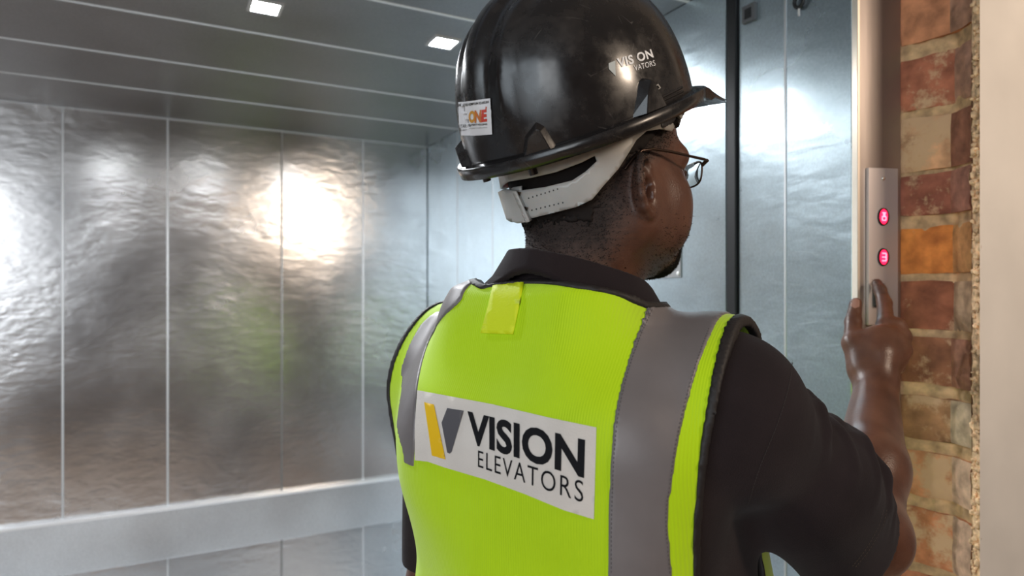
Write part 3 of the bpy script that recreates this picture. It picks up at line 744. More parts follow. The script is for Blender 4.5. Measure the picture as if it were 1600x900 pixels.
def shirt(X, c=None, r=None):
    d = shirt_raw(X, c, r)
    hem = (X-HEMC)@HEMN
    reg = ((X-SR)@ax > .10) & ((X-BO)@BR > .195)
    d = np.where(reg, np.maximum(d, hem), d)
    cav = np.where(reg & (hem > -.045), -(d+.006), -1.)
    hemL = (ELL[2]+.045)-X[:, 2]; regL = ((X-BO)@BR < -.165) & (X[:, 2] < SL[2]-.02)
    d = np.maximum(d, cav); d = np.where(regL, np.maximum(d, hemL), d)
    d = np.maximum(d, Z0-.60-X[:, 2])
    # neck opening
    nk = np.linalg.norm((X-bp(0, -.005, 0))[:, :2], axis=1)
    return np.maximum(d, np.where(X[:, 2] > Z0-.035, .060-nk, -1))
shirt_o = iso('shirt', shirt, (-.24, .46, Z0-.64), (.56, 1.06, Z0+.03), .0028, M_shirt, person, 1, .4)

# polo collar: inner stand and the turned-down leaf round the neck
CT = ([-3.15, -2.3, -1.6, -.96, -.14, .43, 1.05, 1.44, 1.85, 2.4, 3.15], [-.035, -.012, .030, .049, .047, .037, .023, .014, .000, -.02, -.035])
def collar_leaf(R0, top, hgt, slope, th_, wav):
    def f(X, c=None, r=None):
        p = X-np.array([.076, .744, Z0]); u = p@BR; v = p@BF; z = p[:, 2]; th = np.arctan2(u, -v)
        zt = np.interp(th, *CT)+top
        R = R0+np.maximum(0, zt-z)*slope+wav*np.sin(th*5+z*60)
        h_ = np.interp(th, [-3.15, -1, 0, 1.3, 3.15], [1.3, 1, .9, 1.25, 1.3])*hgt
        d = np.abs(np.sqrt(u*u+v*v)-R)-th_
        return np.maximum(d, np.maximum(z-zt, (zt-h_)-z)*.8)-.0012
    return f
# ------------------------------------------------------------- safety vest
drape = Model(); drape.p += torso.p
drape.add(rc(SR, SR+ax*.06, .056, .054), .05); drape.add(rc(SL, SL-up*.09, .054, .050), .05)
vest_rows = [(Z0-.66, .172, .190, .018, .072), (Z0-.5, .170, .186, .018, .070), (Z0-.40, .166, .180, .016, .064), (Z0-.30, .164, .158, .012, .038), (Z0-.2, .170, .125, 0, 0), (Z0-.15, .165, .11, 0, -.005), (Z0-.10, .15, .09, 0, -.008), (Z0-.06, .12, .060, 0, -.012), (Z0-.03, .07, .03, 0, -.014)]
drape.add(loft(BO, BR, BF, vest_rows), .03)
for s in (1, -1): drape.add(rc(bp(s*.128, .185, -.25), bp(s*.135, .275, -.60), .026, .042), .04)
drape.add(rc(bp(-.06, -.045, -.044), bp(.045, -.045, -.044), .042, .042), .04)
def vbase(X, c=None, r=None):
    u = (X-BO)@BR; z = X[:, 2]-Z0
    f = .0065*np.sin(u*42+z*6+1.0)*np.clip((-.22-z)/.12, 0, 1)+wob(X, .0045, 27, 9)
    return drape(X, c, r)-.016+f
# edges of the vest and of its tapes, read off at sewn points on the drape
def spl(pts, n=14):
    p = np.array(pts, float); p = np.vstack([2*p[0]-p[1], p, 2*p[-1]-p[-2]]); out = []
    for i in range(1, len(p)-2):
        for t in np.arange(n)/n: out.append(.5*((2*p[i])+(p[i+1]-p[i-1])*t+(2*p[i-1]-5*p[i]+4*p[i+1]-p[i+2])*t*t+(3*p[i]-p[i-1]-3*p[i+1]+p[i+2])*t**3))
    return out+[p[-2]]
def SC(X, side):
    z = X[:, 2]-Z0; al = np.clip((-.03-z)/.11, 0, 1); al = .8*al*al*(3-2*al); return (X-BO)@BR+side*al*np.minimum((X-BO)@BF, .02)
def uz(pts, side=1):
    pts = np.array(pts, float); X = march(vbase, pts[:, 0], pts[:, 1]); return SC(X, side), X[:, 2]-Z0, X
def curve(pts, side=1):
    pts = spl(pts)
    u, z, X = uz(pts, side); o = np.argsort(z); z, u = z[o], u[o]; ker = np.hanning(11)/np.hanning(11).sum(); u = np.convolve(np.pad(u, 5, mode='edge'), ker, 'valid')
    return lambda zz: np.interp(zz, z, u)
c_edgeR = curve([(1138, 512), (1122, 570), (1108, 640), (1098, 700), (1092, 760), (1087, 830), (1086, 895)])
c_tapeR1 = curve([(1120, 503), (1096, 560), (1076, 625), (1060, 690), (1051, 750), (1044, 810), (1050, 895)])
c_tapeR0 = curve([(1012, 482), (993, 530), (975, 585), (962, 640), (955, 700), (951, 800), (950, 895)])
c_tapeL0 = curve([(722, 470), (690, 500), (668, 540), (655, 590), (650, 640), (648, 700), (646, 740)], -1)
c_tapeL1 = curve([(692, 480), (660, 505), (640, 540), (627, 580), (620, 630), (622, 670), (632, 710)], -1)
zz_ = np.linspace(-.4, 0, 9)
EDGE_OUT = .0
NKO = bp(.01, 0, -.10)
Xn = march(vbase, *np.array(spl([(757, 448), (800, 441), (850, 440), (900, 445), (960, 456), (1012, 476)]), float).T)-NKO
un, vn = Xn@BR, Xn@BF; tn = np.arctan2(un, -vn); pn = np.arctan2(Xn[:, 2], np.hypot(un, vn)); on = np.argsort(tn); NKT = np.concatenate([[-3.15, -2.4, tn.min()-.7], tn[on], [tn.max()+.6, 2.6, 3.15]]); NKP = np.concatenate([[.15, .45, pn[on][0]], pn[on], [pn[on][-1], .45, .15]])
0 and print('NECK', np.round(np.c_[tn, pn, un, vn, Xn[:, 2]-.1][::14], 3))
def neckhole(X):
    p = X-NKO; u = p@BR; v = p@BF; z = p[:, 2]; th = np.arctan2(u, -v); ph = np.arctan2(z, np.hypot(u, v))   # cone from inside the chest: >0 inside the opening
    return (ph-np.interp(th, NKT, NKP))*np.linalg.norm(p, axis=1)
def vest_region(X):
    u = (X-BO)@BR; v = (X-BO)@BF; z = X[:, 2]-Z0
    back_ = SC(X, 1)-c_edgeR(z); front_ = np.maximum((.05+.09*np.clip((-.12-z)/.1, 0, 1))-v, 0*v-1); front_ = np.maximum(front_, u-(.172-.012*np.clip(-(z+.1)/.15, 0, 1)+.030*np.clip(-(z+.2)/.1, 0, 1))); eRd = np.where((v < .05) | (z > -.07), back_, front_)
    eL = np.interp(z, [-.6, -.26, -.20, -.12, -.05, 0], [-.169, -.169, -.185, -.200, -.188, -.172])
    d = np.maximum(eRd, eL-u)
    d = np.maximum(d, neckhole(X)); d = np.maximum(d, -.56-z)
    return d
def offvest(f):
    return lambda X, c=None, r=None: np.maximum(f(X), -np.maximum(vbase(X)-.016, vest_region(X)))
iso('collar', offvest(collar_leaf(.0790, .0, .034, .55, .0022, .0012)), (-.10, .56, Z0-.16), (.26, .92, Z0+.07), .0022, M_shirt, person, 2, .5)
iso('collar_stand', offvest(collar_leaf(.0725, -.003, .050, .12, .0020, .0004)), (-.10, .56, Z0-.16), (.26, .92, Z0+.07), .0022, M_shirt, person, 2, .5)
iso('collar_fold', offvest(collar_leaf(.0885, -.022, .018, 1.0, .0022, .0014)), (-.10, .56, Z0-.16), (.26, .94, Z0+.07), .0022, M_shirt, person, 2, .5)
def shell(lo, hi, reg):
    def f(X, c=None, r=None):
        d = vbase(X, c, r); return np.maximum(np.maximum(d-hi, lo-d), reg(X))
    return f
M_lime = mat('lime_cloth', (.50, .76, .002), .62, noise=(7, .05, 4), sheen=.2, spec=.25)
nn = M_lime.node_tree; b = nn.nodes['Principled BSDF']
tc = nn.nodes.new('ShaderNodeTexCoord'); mp = nn.nodes.new('ShaderNodeMapping'); mp.inputs['Rotation'].default_value = (0, 0, math.atan2(-BR[1], BR[0])); nn.links.new(tc.outputs['Object'], mp.inputs[0])
wv = nn.nodes.new('ShaderNodeTexWave'); wv.inputs['Scale'].default_value = 130; wv.bands_direction = 'X'; nn.links.new(mp.outputs[0], wv.inputs[0])
bq = nn.nodes.new('ShaderNodeBump'); bq.inputs['Strength'].default_value = .35; bq.inputs['Distance'].default_value = .0006; nn.links.new(wv.outputs[0], bq.inputs['Height']); nn.links.new(bq.outputs[0], b.inputs['Normal'])
M_tape = mat('reflective_tape', (.185, .165, .165), .45, .15, noise=(18, .08, 5), bump=(60, .12))
M_bind = mat('binding', (.014, .011, .011), .6, bump=(300, .3))
LO, HI = (-.24, .44, Z0-.60), (.46, 1.12, Z0+.04)
vest = iso('safety_vest', shell(-.0065, .0, vest_region), LO, HI, .0026, M_lime, person, 3, .5)
tag(vest, 'lime safety vest')
def uof(X): return (X-BO)@BR, (X-BO)@BF, X[:, 2]-Z0
def regR(X):
    u, v, z = uof(X); return np.maximum(np.maximum(c_tapeR0(z)-SC(X, 1), SC(X, 1)-c_tapeR1(z)), np.maximum(vest_region(X)+.001, v-.06))
def regL(X):
    u, v, z = uof(X); return np.maximum(np.maximum(np.where(u < -.02, v-.06, 1.), -.178-z), np.maximum(np.maximum(SC(X, -1)-c_tapeL0(z), np.maximum(c_tapeL1(z), c_tapeL0(z)-.080)-SC(X, -1)), np.maximum(vest_region(X)+.001, v-.06)))
iso('reflective_tape', shell(-.0055, .0016, regR), LO, HI, .0023, M_tape, vest, 12, .5)
iso('reflective_tape', shell(-.0055, .0016, regL), LO, HI, .0023, M_tape, vest, 12, .5)
def regB(side):
    def f(X):
        u, v, z = uof(X); e = vest_region(X); s = u if side > 0 else -u
        return np.maximum(np.abs(e-.002)-(.0052 if side > 0 else .004), np.maximum(.08-s, neckhole(X)+.006))
    return f
iso('binding', shell(-.008, .0022, regB(1)), LO, HI, .0026, M_bind, vest, 4, .5)
iso('binding', shell(-.008, .0018, regB(-1)), LO, HI, .0026, M_bind, vest, 4, .5)
iso('binding', shell(-.006, .0020, lambda X: np.maximum(np.abs(neckhole(X)+.001)-.0042, np.abs((X-BO)@BR)-.16)), LO, HI, .0024, M_bind, vest, 4, .5)
def stitches(name, pts, surf, off, m, parent, dash=.0022, gap=.0016, wd=.00035):
    X = march(surf, *np.array(spl(pts, 40), float).T); N_ = grad(surf, X); X = X+N_*off; L_ = np.r_[0, np.cumsum(np.linalg.norm(np.diff(X, axis=0), axis=1))]
    vs, fs = [], []; t = 0
    I = lambda A, s: np.array([np.interp(s, L_, A[:, k]) for k in range(3)])
    while t+dash < L_[-1]:
        a, b_ = I(X, t), I(X, t+dash); n_ = I(N_, t); w_ = np.cross(b_-a, n_); w_ = w_/np.linalg.norm(w_)*wd; h_ = n_*.0004; k = len(vs)
        vs += [a-w_, a+w_, b_+w_, b_-w_, (a+b_)/2-w_+h_, (a+b_)/2+w_+h_]; fs += [(k, k+4, k+5, k+1), (k+4, k+3, k+2, k+5)]; t += dash+gap
    return tag(pyd(name, vs, fs, m, parent, False), kind='stuff')
M_thr = mat('thread', (.07, .06, .06), .7)
stitches('stitching', [(1016, 486), (998, 530), (980, 585), (967, 640), (960, 700), (955.5, 800), (955, 898)], vbase, .0019, M_thr, vest, .0022, .0016, .00028)
stitches('stitching', [(1108, 515), (1091, 560), (1071, 625), (1055, 690), (1046, 750), (1039, 810), (1045, 898)], vbase, .0019, M_thr, vest, .0022, .0016, .00028)
M_thr2 = mat('thread_brown', (.075, .05, .03), .7)
stitches('stitching', [(1238, 562), (1233, 600), (1215, 660), (1187, 730), (1168, 790)], shirt, .0003, mat('thread_dark', (.028, .022, .022), .8), shirt_o, .003, .0006, .0004)
stitches('stitching', [(1385, 796), (1378, 822), (1358, 858), (1336, 886)], shirt, .0004, M_thr2, shirt_o)
stitches('stitching', [(1380, 796), (1372, 822), (1352, 858), (1330, 886)], shirt, .0004, M_thr2, shirt_o)
# logo patch and lettering
M_patch = mat('patch_white', (.70, .645, .59), .75, noise=(30, .05, 4), bump=(500, .15))
M_ink = mat('ink_black', (.012, .012, .014), .7, spec=.08); M_yel = mat('print_yellow', (.86, .52, .0), .6); M_gry = mat('print_grey', (.085, .08, .09), .6)
patch = [(653, 610), (770, 632), (860, 653), (932, 668), (930, 740), (928, 811), (882, 797), (819, 771), (759, 749), (695, 730), (669, 721), (649, 719), (649, 665)]
vo, F_ = tri2d([patch], 9); lp = sheet('logo_patch', vo, F_, vbase, .0008, M_patch, vest); tag(lp, 'white printed logo patch')
q4 = lambda x, y: (620+x/2.6667, 580+y/2.6667)
for nm, pg, m in (('printed_bar', [(118, 130), (158, 140), (207, 367), (150, 350)], M_yel), ('printed_wedge', [(213, 155), (282, 166), (232, 335), (224, 343), (214, 338), (190, 215)], M_gry)):
    vo, F_ = tri2d([[q4(*p) for p in pg]], 6); sheet(nm, vo, F_, vbase, .0014, m, vest)
print_text('lettering', 'VISION', [q4(297, 166), q4(786, 284), q4(781, 446), q4(299, 300)], vbase, .0014, M_ink, vest, bold=.035, spacing=1.02)
print_text('lettering', 'ELEVATORS', [q4(342, 329), q4(779, 457), q4(777, 547), q4(342, 398)], vbase, .0014, M_ink, vest, bold=-.004, spacing=1.18)
# bright label flap under the collar
M_flap = mat('flap_yellow', (.68, .80, .0), .6, bump=(400, .2))
vo, F_ = tri2d([[(772, 442), (820, 440), (812, 480), (803, 523), (752, 521), (764, 478)]], 8); sheet('sewn_flap', vo, F_, vbase, .001, M_flap, vest, thick=.0008)
# ------------------------------------------------------------- trousers and boots (below the frame)
trs = Model()
trs.add(loft(BO, BR, BF, [(Z0-.74, .165, .12, 0, .01), (Z0-.62, .175, .13, 0, .01), (Z0-.54, .168, .125, 0, .01)]), .02)
for s in (1, -1):
    kn = bp(s*.095, .02, -1.02); an = bp(s*.10, -.01, -1.42)
    trs.add(rc(bp(s*.085, .01, -.72), kn, .090, .062), .03); trs.add(rc(kn, an, .062, .052), .02)
iso('trousers', lambda X, c=None, r=None: np.maximum(trs(X, c, r), .07-X[:, 2]), (-.25, .45, .05), (.36, 1.05, Z0-.5), .008, mat('trouser_cloth', (.03, .032, .04), .9), person, 1)
for s in (1, -1):
    bo = Model(); bo.add(rc(bp(s*.10, -.03, -1.47), bp(s*.11, .15, -1.477), .045, .042), .02); bo.add(rc(bp(s*.10, -.01, -1.46), bp(s*.10, -.01, -1.36), .046, .046), .03)
    iso('boot', lambda X, c=None, r=None: np.maximum(bo(X, c, r), .002-X[:, 2]), (-.3, .4, -.01), (.5, 1.2, .25), .006, mat('boot_leather', (.03, .02, .015), .5), person, 1)

# ------------------------------------------------------------- hard hat
from mathutils.bvhtree import BVHTree
HN = np.array([-.338, -.328, 1.]); HN /= np.linalg.norm(HN)
yw = math.radians(52); hf = np.array([math.sin(yw), math.cos(yw), 0.]); hf = hf-HN*(hf@HN); hf /= np.linalg.norm(hf); hr = np.cross(hf, HN)
HC0 = np.array([.078, .755, Z0+.1885])
def hh(f, r, z): return HC0+hf*f+hr*r+HN*z
HA, HBW, HH = .1375, .116, .157
def dome(th, t, off=0.0):
    """th round the rim (0 = front), t 0 rim .. 1 crown"""
    ph = t*math.pi/2; n = 2.45
    cs, sn = math.cos(ph), math.sin(ph); q = (cs**n+sn**n)**(-1/n); s = cs*q; h = sn*q
    c, d = math.cos(th), math.sin(th); m = 2.15
    k = (abs(c)**m+abs(d)**m)**(-1/m)
    # three raised ribs running fore and aft over the crown
    y = d*k*s*HBW; rib = 0.0
    for y0, w_, a in ((0, .016, .0055), (.036, .008, .0022), (-.036, .008, .0022)):
        rib += 1.5*a*math.exp(-((y-y0)/w_)**4)*min(1, max(0, (h-.18)/.25))
    e = 1-.03*(1-s)
    return hh((HA*k*c*s)*(1+rib/HA), (HBW+off)*k*d*s, (HH+rib+off)*h)*1.0 if off == 0 else hh((HA+off)*k*c*s, (HBW+off)*k*d*s, (HH+off)*h)
M_hat = mat('black_plastic', (.012, .0115, .012), .30, spec=.55)
N = M_hat.node_tree.nodes; L = M_hat.node_tree.links; b = N['Principled BSDF']
tc = N.new('ShaderNodeTexCoord'); n = N.new('ShaderNodeTexNoise'); n.inputs['Scale'].default_value = 24; n.inputs['Detail'].default_value = 9; n.inputs['Roughness'].default_value = .7; L.new(tc.outputs['Object'], n.inputs[0])
r = N.new('ShaderNodeMapRange'); r.inputs[1].default_value = .35; r.inputs[2].default_value = .72; r.inputs[3].default_value = .14; r.inputs[4].default_value = .42; L.new(n.outputs[0], r.inputs[0]); L.new(r.outputs[0], b.inputs['Roughness'])
# fine scratches and dust
v1 = N.new('ShaderNodeTexVoronoi'); v1.feature = 'DISTANCE_TO_EDGE'; v1.inputs['Scale'].default_value = 30; 
mp = N.new('ShaderNodeMapping'); mp.inputs['Scale'].default_value = (.55, 1.6, .8); mp.inputs['Rotation'].default_value = (.5, .8, .3); L.new(tc.outputs['Object'], mp.inputs[0]); L.new(mp.outputs[0], v1.inputs[0])
r2 = N.new('ShaderNodeMapRange'); r2.inputs[1].default_value = 0; r2.inputs[2].default_value = .012; r2.inputs[3].default_value = 1; r2.inputs[4].default_value = 0; L.new(v1.outputs[0], r2.inputs[0])
n3 = N.new('ShaderNodeTexNoise'); n3.inputs['Scale'].default_value = 45; n3.inputs['Detail'].default_value = 4; L.new(tc.outputs['Object'], n3.inputs[0])
r3 = N.new('ShaderNodeMapRange'); r3.inputs[1].default_value = .55; r3.inputs[2].default_value = .68; L.new(n3.outputs[0], r3.inputs[0])
mu = N.new('ShaderNodeMath'); mu.operation = 'MULTIPLY'; L.new(r2.outputs[0], mu.inputs[0]); L.new(r3.outputs[0], mu.inputs[1])
mx = N.new('ShaderNodeMix'); mx.data_type = 'RGBA'; L.new(mu.outputs[0], mx.inputs[0]); mx.inputs[6].default_value = (.014, .0125, .0125, 1); mx.inputs[7].default_value = (.085, .075, .07, 1)
r4 = N.new('ShaderNodeMapRange'); r4.inputs[1].default_value = .5; r4.inputs[2].default_value = .8; r4.inputs[3].default_value = 0; r4.inputs[4].default_value = .35; L.new(n.outputs[0], r4.inputs[0])
mx2 = N.new('ShaderNodeMix'); mx2.data_type = 'RGBA'; L.new(r4.outputs[0], mx2.inputs[0]); L.new(mx.outputs[2], mx2.inputs[6]); mx2.inputs[7].default_value = (.07, .055, .045, 1)
L.new(mx2.outputs[2], b.inputs['Base Color'])
hat = empty('hard_hat', tuple(HC0)); tag(hat, 'scuffed black hard hat with a white company logo and sticker on the man\'s head', 'hard hat')
def hatpart(o):
    o.parent = hat; o.matrix_parent_inverse = Matrix.Translation(-Vector(HC0)); return o
NT, NP = 120, 34; vs, fs = [], []
prof = [('o', i/NP) for i in range(NP)]+[('i', i/NP) for i in range(NP)]
for k, t in prof:
    for j in range(NT): vs.append(dome(2*math.pi*j/NT, t, 0 if k == 'o' else -.003))
n0 = len(vs); vs.append(dome(0, 1)); vs.append(dome(0, 1, -.003))
for i in range(NP-1):
    for j in range(NT):
        a, b_ = i*NT+j, i*NT+(j+1) % NT; fs.append((a, b_, b_+NT, a+NT)); a += NP*NT; b_ += NP*NT; fs.append((b_, a, a+NT, b_+NT))
for j in range(NT):
    fs.append(((NP-1)*NT+j, (NP-1)*NT+(j+1) % NT, n0)); fs.append(((2*NP-1)*NT+(j+1) % NT, (2*NP-1)*NT+j, n0+1)); fs.append(((j+1) % NT, j, NP*NT+j, NP*NT+(j+1) % NT))
sh = hatpart(pyd('shell', vs, fs, M_hat, None, True))
HB_T = BVHTree.FromPolygons([Vector(v) for v in vs], fs)
def cast(px, py):
    X, Nn = [], []
    for x, y in zip(np.atleast_1d(px), np.atleast_1d(py)):
        d = Vector(((x-800)/FPX, 1, (461-y)/FPX)).normalized(); h = HB_T.ray_cast(Vector((0, 0, ZC)), d)
        if h[0] is None:
            best = min((HB_T.find_nearest(Vector((0, 0, ZC))+d*t) for t in np.linspace(.6, .9, 31)), key=lambda q: q[3]); h = best
        n_ = h[1]; n_ = -n_ if n_.dot(d) > .2 else n_; X.append(tuple(h[0])); Nn.append(tuple(n_))
    return np.array(X), np.array(Nn)
def hsheet(name, vo, F_, off, m, parent=None, sm=False):
    X, Nn = cast(vo[:, 0], vo[:, 1]); X = X+Nn*off; fc = [tuple(f) for f in F_]; a, b_, c = X[F_[0]]
    if np.dot(np.cross(b_-a, c-a), Nn[F_[0][0]]) < 0: fc = [f[::-1] for f in fc]
    return pyd(name, X, fc, m, parent, sm)
def bar_h(th, f0, f1, p0, p1):
    return 0
# rim gutter with the peak at the front
def peak(th):
    c = math.cos(th); x = max(0, (c-.60)/.40); return .058*(x**.9 if x > 0 else 0)
vs, fs = [], []; KP = 9
for j in range(NT):
    th = 2*math.pi*j/NT; e = peak(th); drop = -.9*e*(1-7*e)
    c, d = math.cos(th), math.sin(th); m = 2.15; k = (abs(c)**m+abs(d)**m)**(-1/m)
    def rp(o_, z, ee=0.0): return hh((HA+o_)*k*c+ee*max(c, .0), (HBW+o_)*k*d+ee*d*.5, z)
    lip = .004*(1 if e < .01 else 0)+.0008
    for q in (rp(-.004, .004), rp(.002, .005), rp(.006, -.001, e*.5), rp(.0115, lip+drop, e), rp(.0135, lip-.001+drop, e), rp(.0125, -.0085*(1 if e < .01 else .35)+drop, e), rp(.006, -.0095, e*.5), rp(-.004, -.0085), rp(-.004, .0)):
        vs.append(q)
for j in range(NT):
    for i in range(KP):
        a = j*KP+i; b_ = j*KP+(i+1) % KP; c = ((j+1) % NT)*KP+(i+1) % KP; d = ((j+1) % NT)*KP+i; fs.append((a, b_, c, d))
hatpart(pyd('brim', vs, fs, M_hat, None, True))
# slotted lugs, mirrored on the far side
def mir(X): X = np.asarray(X); return X-2*np.outer((X-HC0)@hr, hr)
def lug(base, top, h):
    Xb, Nb = cast(*np.array(base, float).T); Xt, Nt = cast(*np.array(top, float).T)
    Xb = Xb-Nb*.002; Xt = Xt+Nt*h; X = np.vstack([Xb, Xt]); nb_, nt_ = len(Xb), len(Xt)
    fs = [tuple(range(nb_, nb_+nt_))]
    # stitch base ring to top ring (equal counts)
    for i in range(nb_): fs.append((i, (i+1) % nb_, nb_+(i+1) % nb_, nb_+i))
    fs.append(tuple(range(nb_-1, -1, -1)))
    for tf in (lambda q: q, mir):
        bm = bmesh.new(); vv = [bm.verts.new(v) for v in tf(X)]
        for f in fs: bm.faces.new([vv[i] for i in f])
        bmesh.ops.recalc_face_normals(bm, faces=bm.faces); bmesh.ops.bevel(bm, geom=list(bm.edges), offset=.0007, segments=1, affect='EDGES')
        hatpart(fin('lug', bm, M_hat))
lug([(814, 247), (818, 212), (837, 188), (852, 196), (874, 231)], [(826, 241), (829, 216), (840, 201), (846, 203), (862, 232)], .009)
lug([(986, 186), (996, 126), (1003, 120), (1014, 122), (1038, 168)], [(1001, 180), (1002, 150), (1006, 130), (1011, 130), (1030, 168)], .010)
# tiny moulded square beside the front lug and the raised seam bar
M_wp = mat('worn_print', (.82, .81, .80), .5, noise=(160, .25, 3))
vo, F_ = tri2d([[(1021, 135), (1027, 131.5), (1031.5, 137.5), (1025.5, 142)], [(1023, 136), (1026.5, 133.8), (1029.3, 137.5), (1025.8, 139.8)]], 3); hatpart(hsheet('moulded_square', vo, F_, .0012, mat('worn_edge', (.35, .33, .30), .5)))
Xa, Na = cast([1032, 1064], [153, 137]); hatpart(tube('seam_bar', list(Xa+Na*.001), .0014, M_hat)); Xa, Na = cast([1034, 1066], [158, 143]); hatpart(tube('seam_bar', list(Xa+Na*.001), .0012, M_hat))
# printed logo, part worn away
vo, F_ = tri2d([[(950.6, 99), (961, 95), (961.7, 119), (951, 108)]], 4); hatpart(hsheet('printed_wedge', vo, F_, .0005, mat('worn_grey', (.42, .45, .44), .5)))
def htext(name, body, quad, m, bold=0.0, spacing=1.0, off=.0006):
    V, T = text2d(body, bold, spacing); return hatpart(hsheet(name, homog([(0, 1), (1, 1), (1, 0), (0, 0)], quad)(V), T, off, m))
htext('lettering', 'VIS ON', [(963, 92), (1016.5, 77), (1021, 90), (966, 107)], M_wp, .03, 1.08)
htext('lettering', 'VATORS', [(990, 102.5), (1022, 94), (1024, 102.5), (991.5, 111)], M_wp, .0, 1.05)
# sticker on the back
stk, F_ = tri2d([[(718, 159.6), (740, 157), (768, 153.5), (769, 182), (770.5, 209.5), (742, 211), (720, 211), (719, 186)]], 3)
st = hatpart(hsheet('sticker', stk, F_, .0016, mat('sticker_white', (.72, .71, .73), .4)))
tag(st, 'white site induction sticker')
def stext(body, quad, m, bold=0, spacing=1.0):
    o = htext('lettering', body, quad, m, bold, spacing, .0021); o.parent = st; o.matrix_parent_inverse = Matrix.Identity(4); return o
M_i2 = mat('sticker_ink', (.03, .03, .03), .5)
stext('INDUCTED KEMPTON SQUARE 2018', [(719, 162.3), (765, 157.5), (765, 162), (719, 167.2)], M_i2, .03)
stext('STAR', [(719.5, 194.3), (732, 193.5), (732, 199), (720, 199.7)], M_i2, .0)
stext('PROPERTY', [(721, 202), (732.5, 201.3), (732.5, 203.6), (720, 204.4)], M_i2, .0)
stext('PROPERTY HOLDINGS', [(734.5, 193), (763, 192), (763, 194.6), (734.5, 195.6)], M_i2, .03)
stext('PROPERTY HOLDINGS', [(735, 198.6), (763, 197.6), (763, 199.4), (735, 200.4)], mat('pale_ink', (.3, .3, .3), .5))
for ch, q, col in (('O', [(734.5, 173), (744.5, 171.5), (745, 190.5), (735, 191.5)], (.60, .28, .04)), ('N', [(743.5, 172), (753, 171.5), (753.5, 190.5), (744, 191)], (.55, .16, .04)), ('E', [(753.5, 171.5), (762, 170.5), (762.5, 189.5), (754, 190.5)], (.55, .05, .03))):
    stext(ch, q, mat('sticker_'+ch, col, .5), .05)
vo, F_ = tri2d([[(759.5, 171), (760.5, 166.5), (762.5, 167), (761.5, 171)]], 3); o = hatpart(hsheet('printed_flame', vo, F_, .0021, mat('flame', (.5, .06, .03), .5))); o.parent = st; o.matrix_parent_inverse = Matrix.Identity(4)
# peg under the back rim, harness clip
def onrim(th, o_, z): 
    c, d = math.cos(th), math.sin(th); return hh((HA+o_)*c, (HBW+o_)*d, z)
for s in (1, -1):
    th = math.radians(180-22*s)
    hatpart(tube('harness_peg', [onrim(th, -.010, .004), onrim(th, -.010, -.018)], .0045, M_hat))
# headband inside the brim
def band(X, c=None, r=None):
    d = skull(X, c, r); p = (X-HC0)@HN
    return np.maximum(np.maximum(d-.0125, .0075-d), np.maximum(p-.03, -.020-p))
hatpart(iso('headband', lambda X, c=None, r=None: np.maximum(band(X, c, r), .015-((X-HC0)@hf)), (-.06, .60, Z0+.04), (.30, .95, Z0+.32), .0025, mat('band_dark', (.03, .028, .03), .5), None, 2))
M_strap = mat('milky_plastic', (.42, .41, .39), .38, noise=(30, .08, 4), sub=.25)
def strapS(X, c=None, r=None): return head_smooth(X)-.0095
hs = Model(); hs.p += skull.p; hs.add(rc(hp(-.030, 0, -.06), hp(-.030, 0, -.02), .060, .066), .03)
def head_smooth(X): return hs(X)
outline = [(799, 339), (786, 300), (791, 296), (811, 298), (853, 292), (894, 282), (915, 268), (932, 252), (929, 243.5), (909, 254), (869, 269), (830, 278), (794, 284), (790, 272), (790, 250), (870, 225), (960, 190), (1050, 150), (1064, 165), (1056, 192), (1048, 205), (1030, 202), (1009, 205), (993, 219), (981, 239), (965, 264), (943, 289), (925, 311), (900, 323), (869, 331), (833, 340), (814, 344)]
def mirH(X): X = np.asarray(X); return X-2*np.outer((X-HO)@HR, HR)
vo, F_ = tri2d([outline], 7)
st1 = hatpart(sheet('neck_strap', vo, F_, strapS, .0, M_strap, None, .0018)); tag(st1, 'milky white plastic neck strap')
vo2, F2 = vo, F_
s2 = sheet('neck_strap', vo2, F2, strapS, .0, M_strap, None, .0, mirH); s2.data.flip_normals(); md = s2.modifiers.new('solid', 'SOLIDIFY'); md.thickness = .0018; md.offset = 1; hatpart(s2)
# back of the harness between the two straps
vo, F_ = tri2d([[(785, 299), (792, 295), (812, 297), (833, 343), (815, 346.5), (798, 340)]], 5); o = hatpart(sheet('buckle', vo, F_, strapS, .0012, M_strap, None, .0042))
vo, F_ = tri2d([[(808, 297), (813, 296.5), (834, 343), (829, 345)]], 4); hatpart(sheet('buckle_bar', vo, F_, strapS, .0048, M_strap, None, .0022))
hv, hfc = [], []
for (xa, ya), (xb, yb) in (((828, 309), (872, 295)), ((833, 327.5), (880, 316))):
    for k in range(8):
        x, y = xa+(xb-xa)*k/7, ya+(yb-ya)*k/7; n0 = len(hv); hv += [(x+1.1*math.cos(a), y+1.4*math.sin(a)) for a in np.linspace(0, 2*math.pi, 7)[:-1]]; hfc.append(tuple(range(n0, n0+6)))
hv = np.array(hv); X = march(strapS, hv[:, 0], hv[:, 1]); X = X+grad(strapS, X)*.0021
hatpart(pyd('adjustment_holes', X, hfc, M_dark))
# dark clip where the harness meets the rim
Xc = march(strapS, [1052, 1060], [196, 172]); hatpart(tube('clip', list(Xc+grad(strapS, Xc)*.003), .0042, M_hat))
hatpart(tube('clip_pin', [Xc[0]*.6+Xc[1]*.4+np.array([.002, -.006, 0]), Xc[0]*.6+Xc[1]*.4+np.array([.004, -.009, .001])], .0028, mat('pin_grey', (.35, .35, .33), .4)))

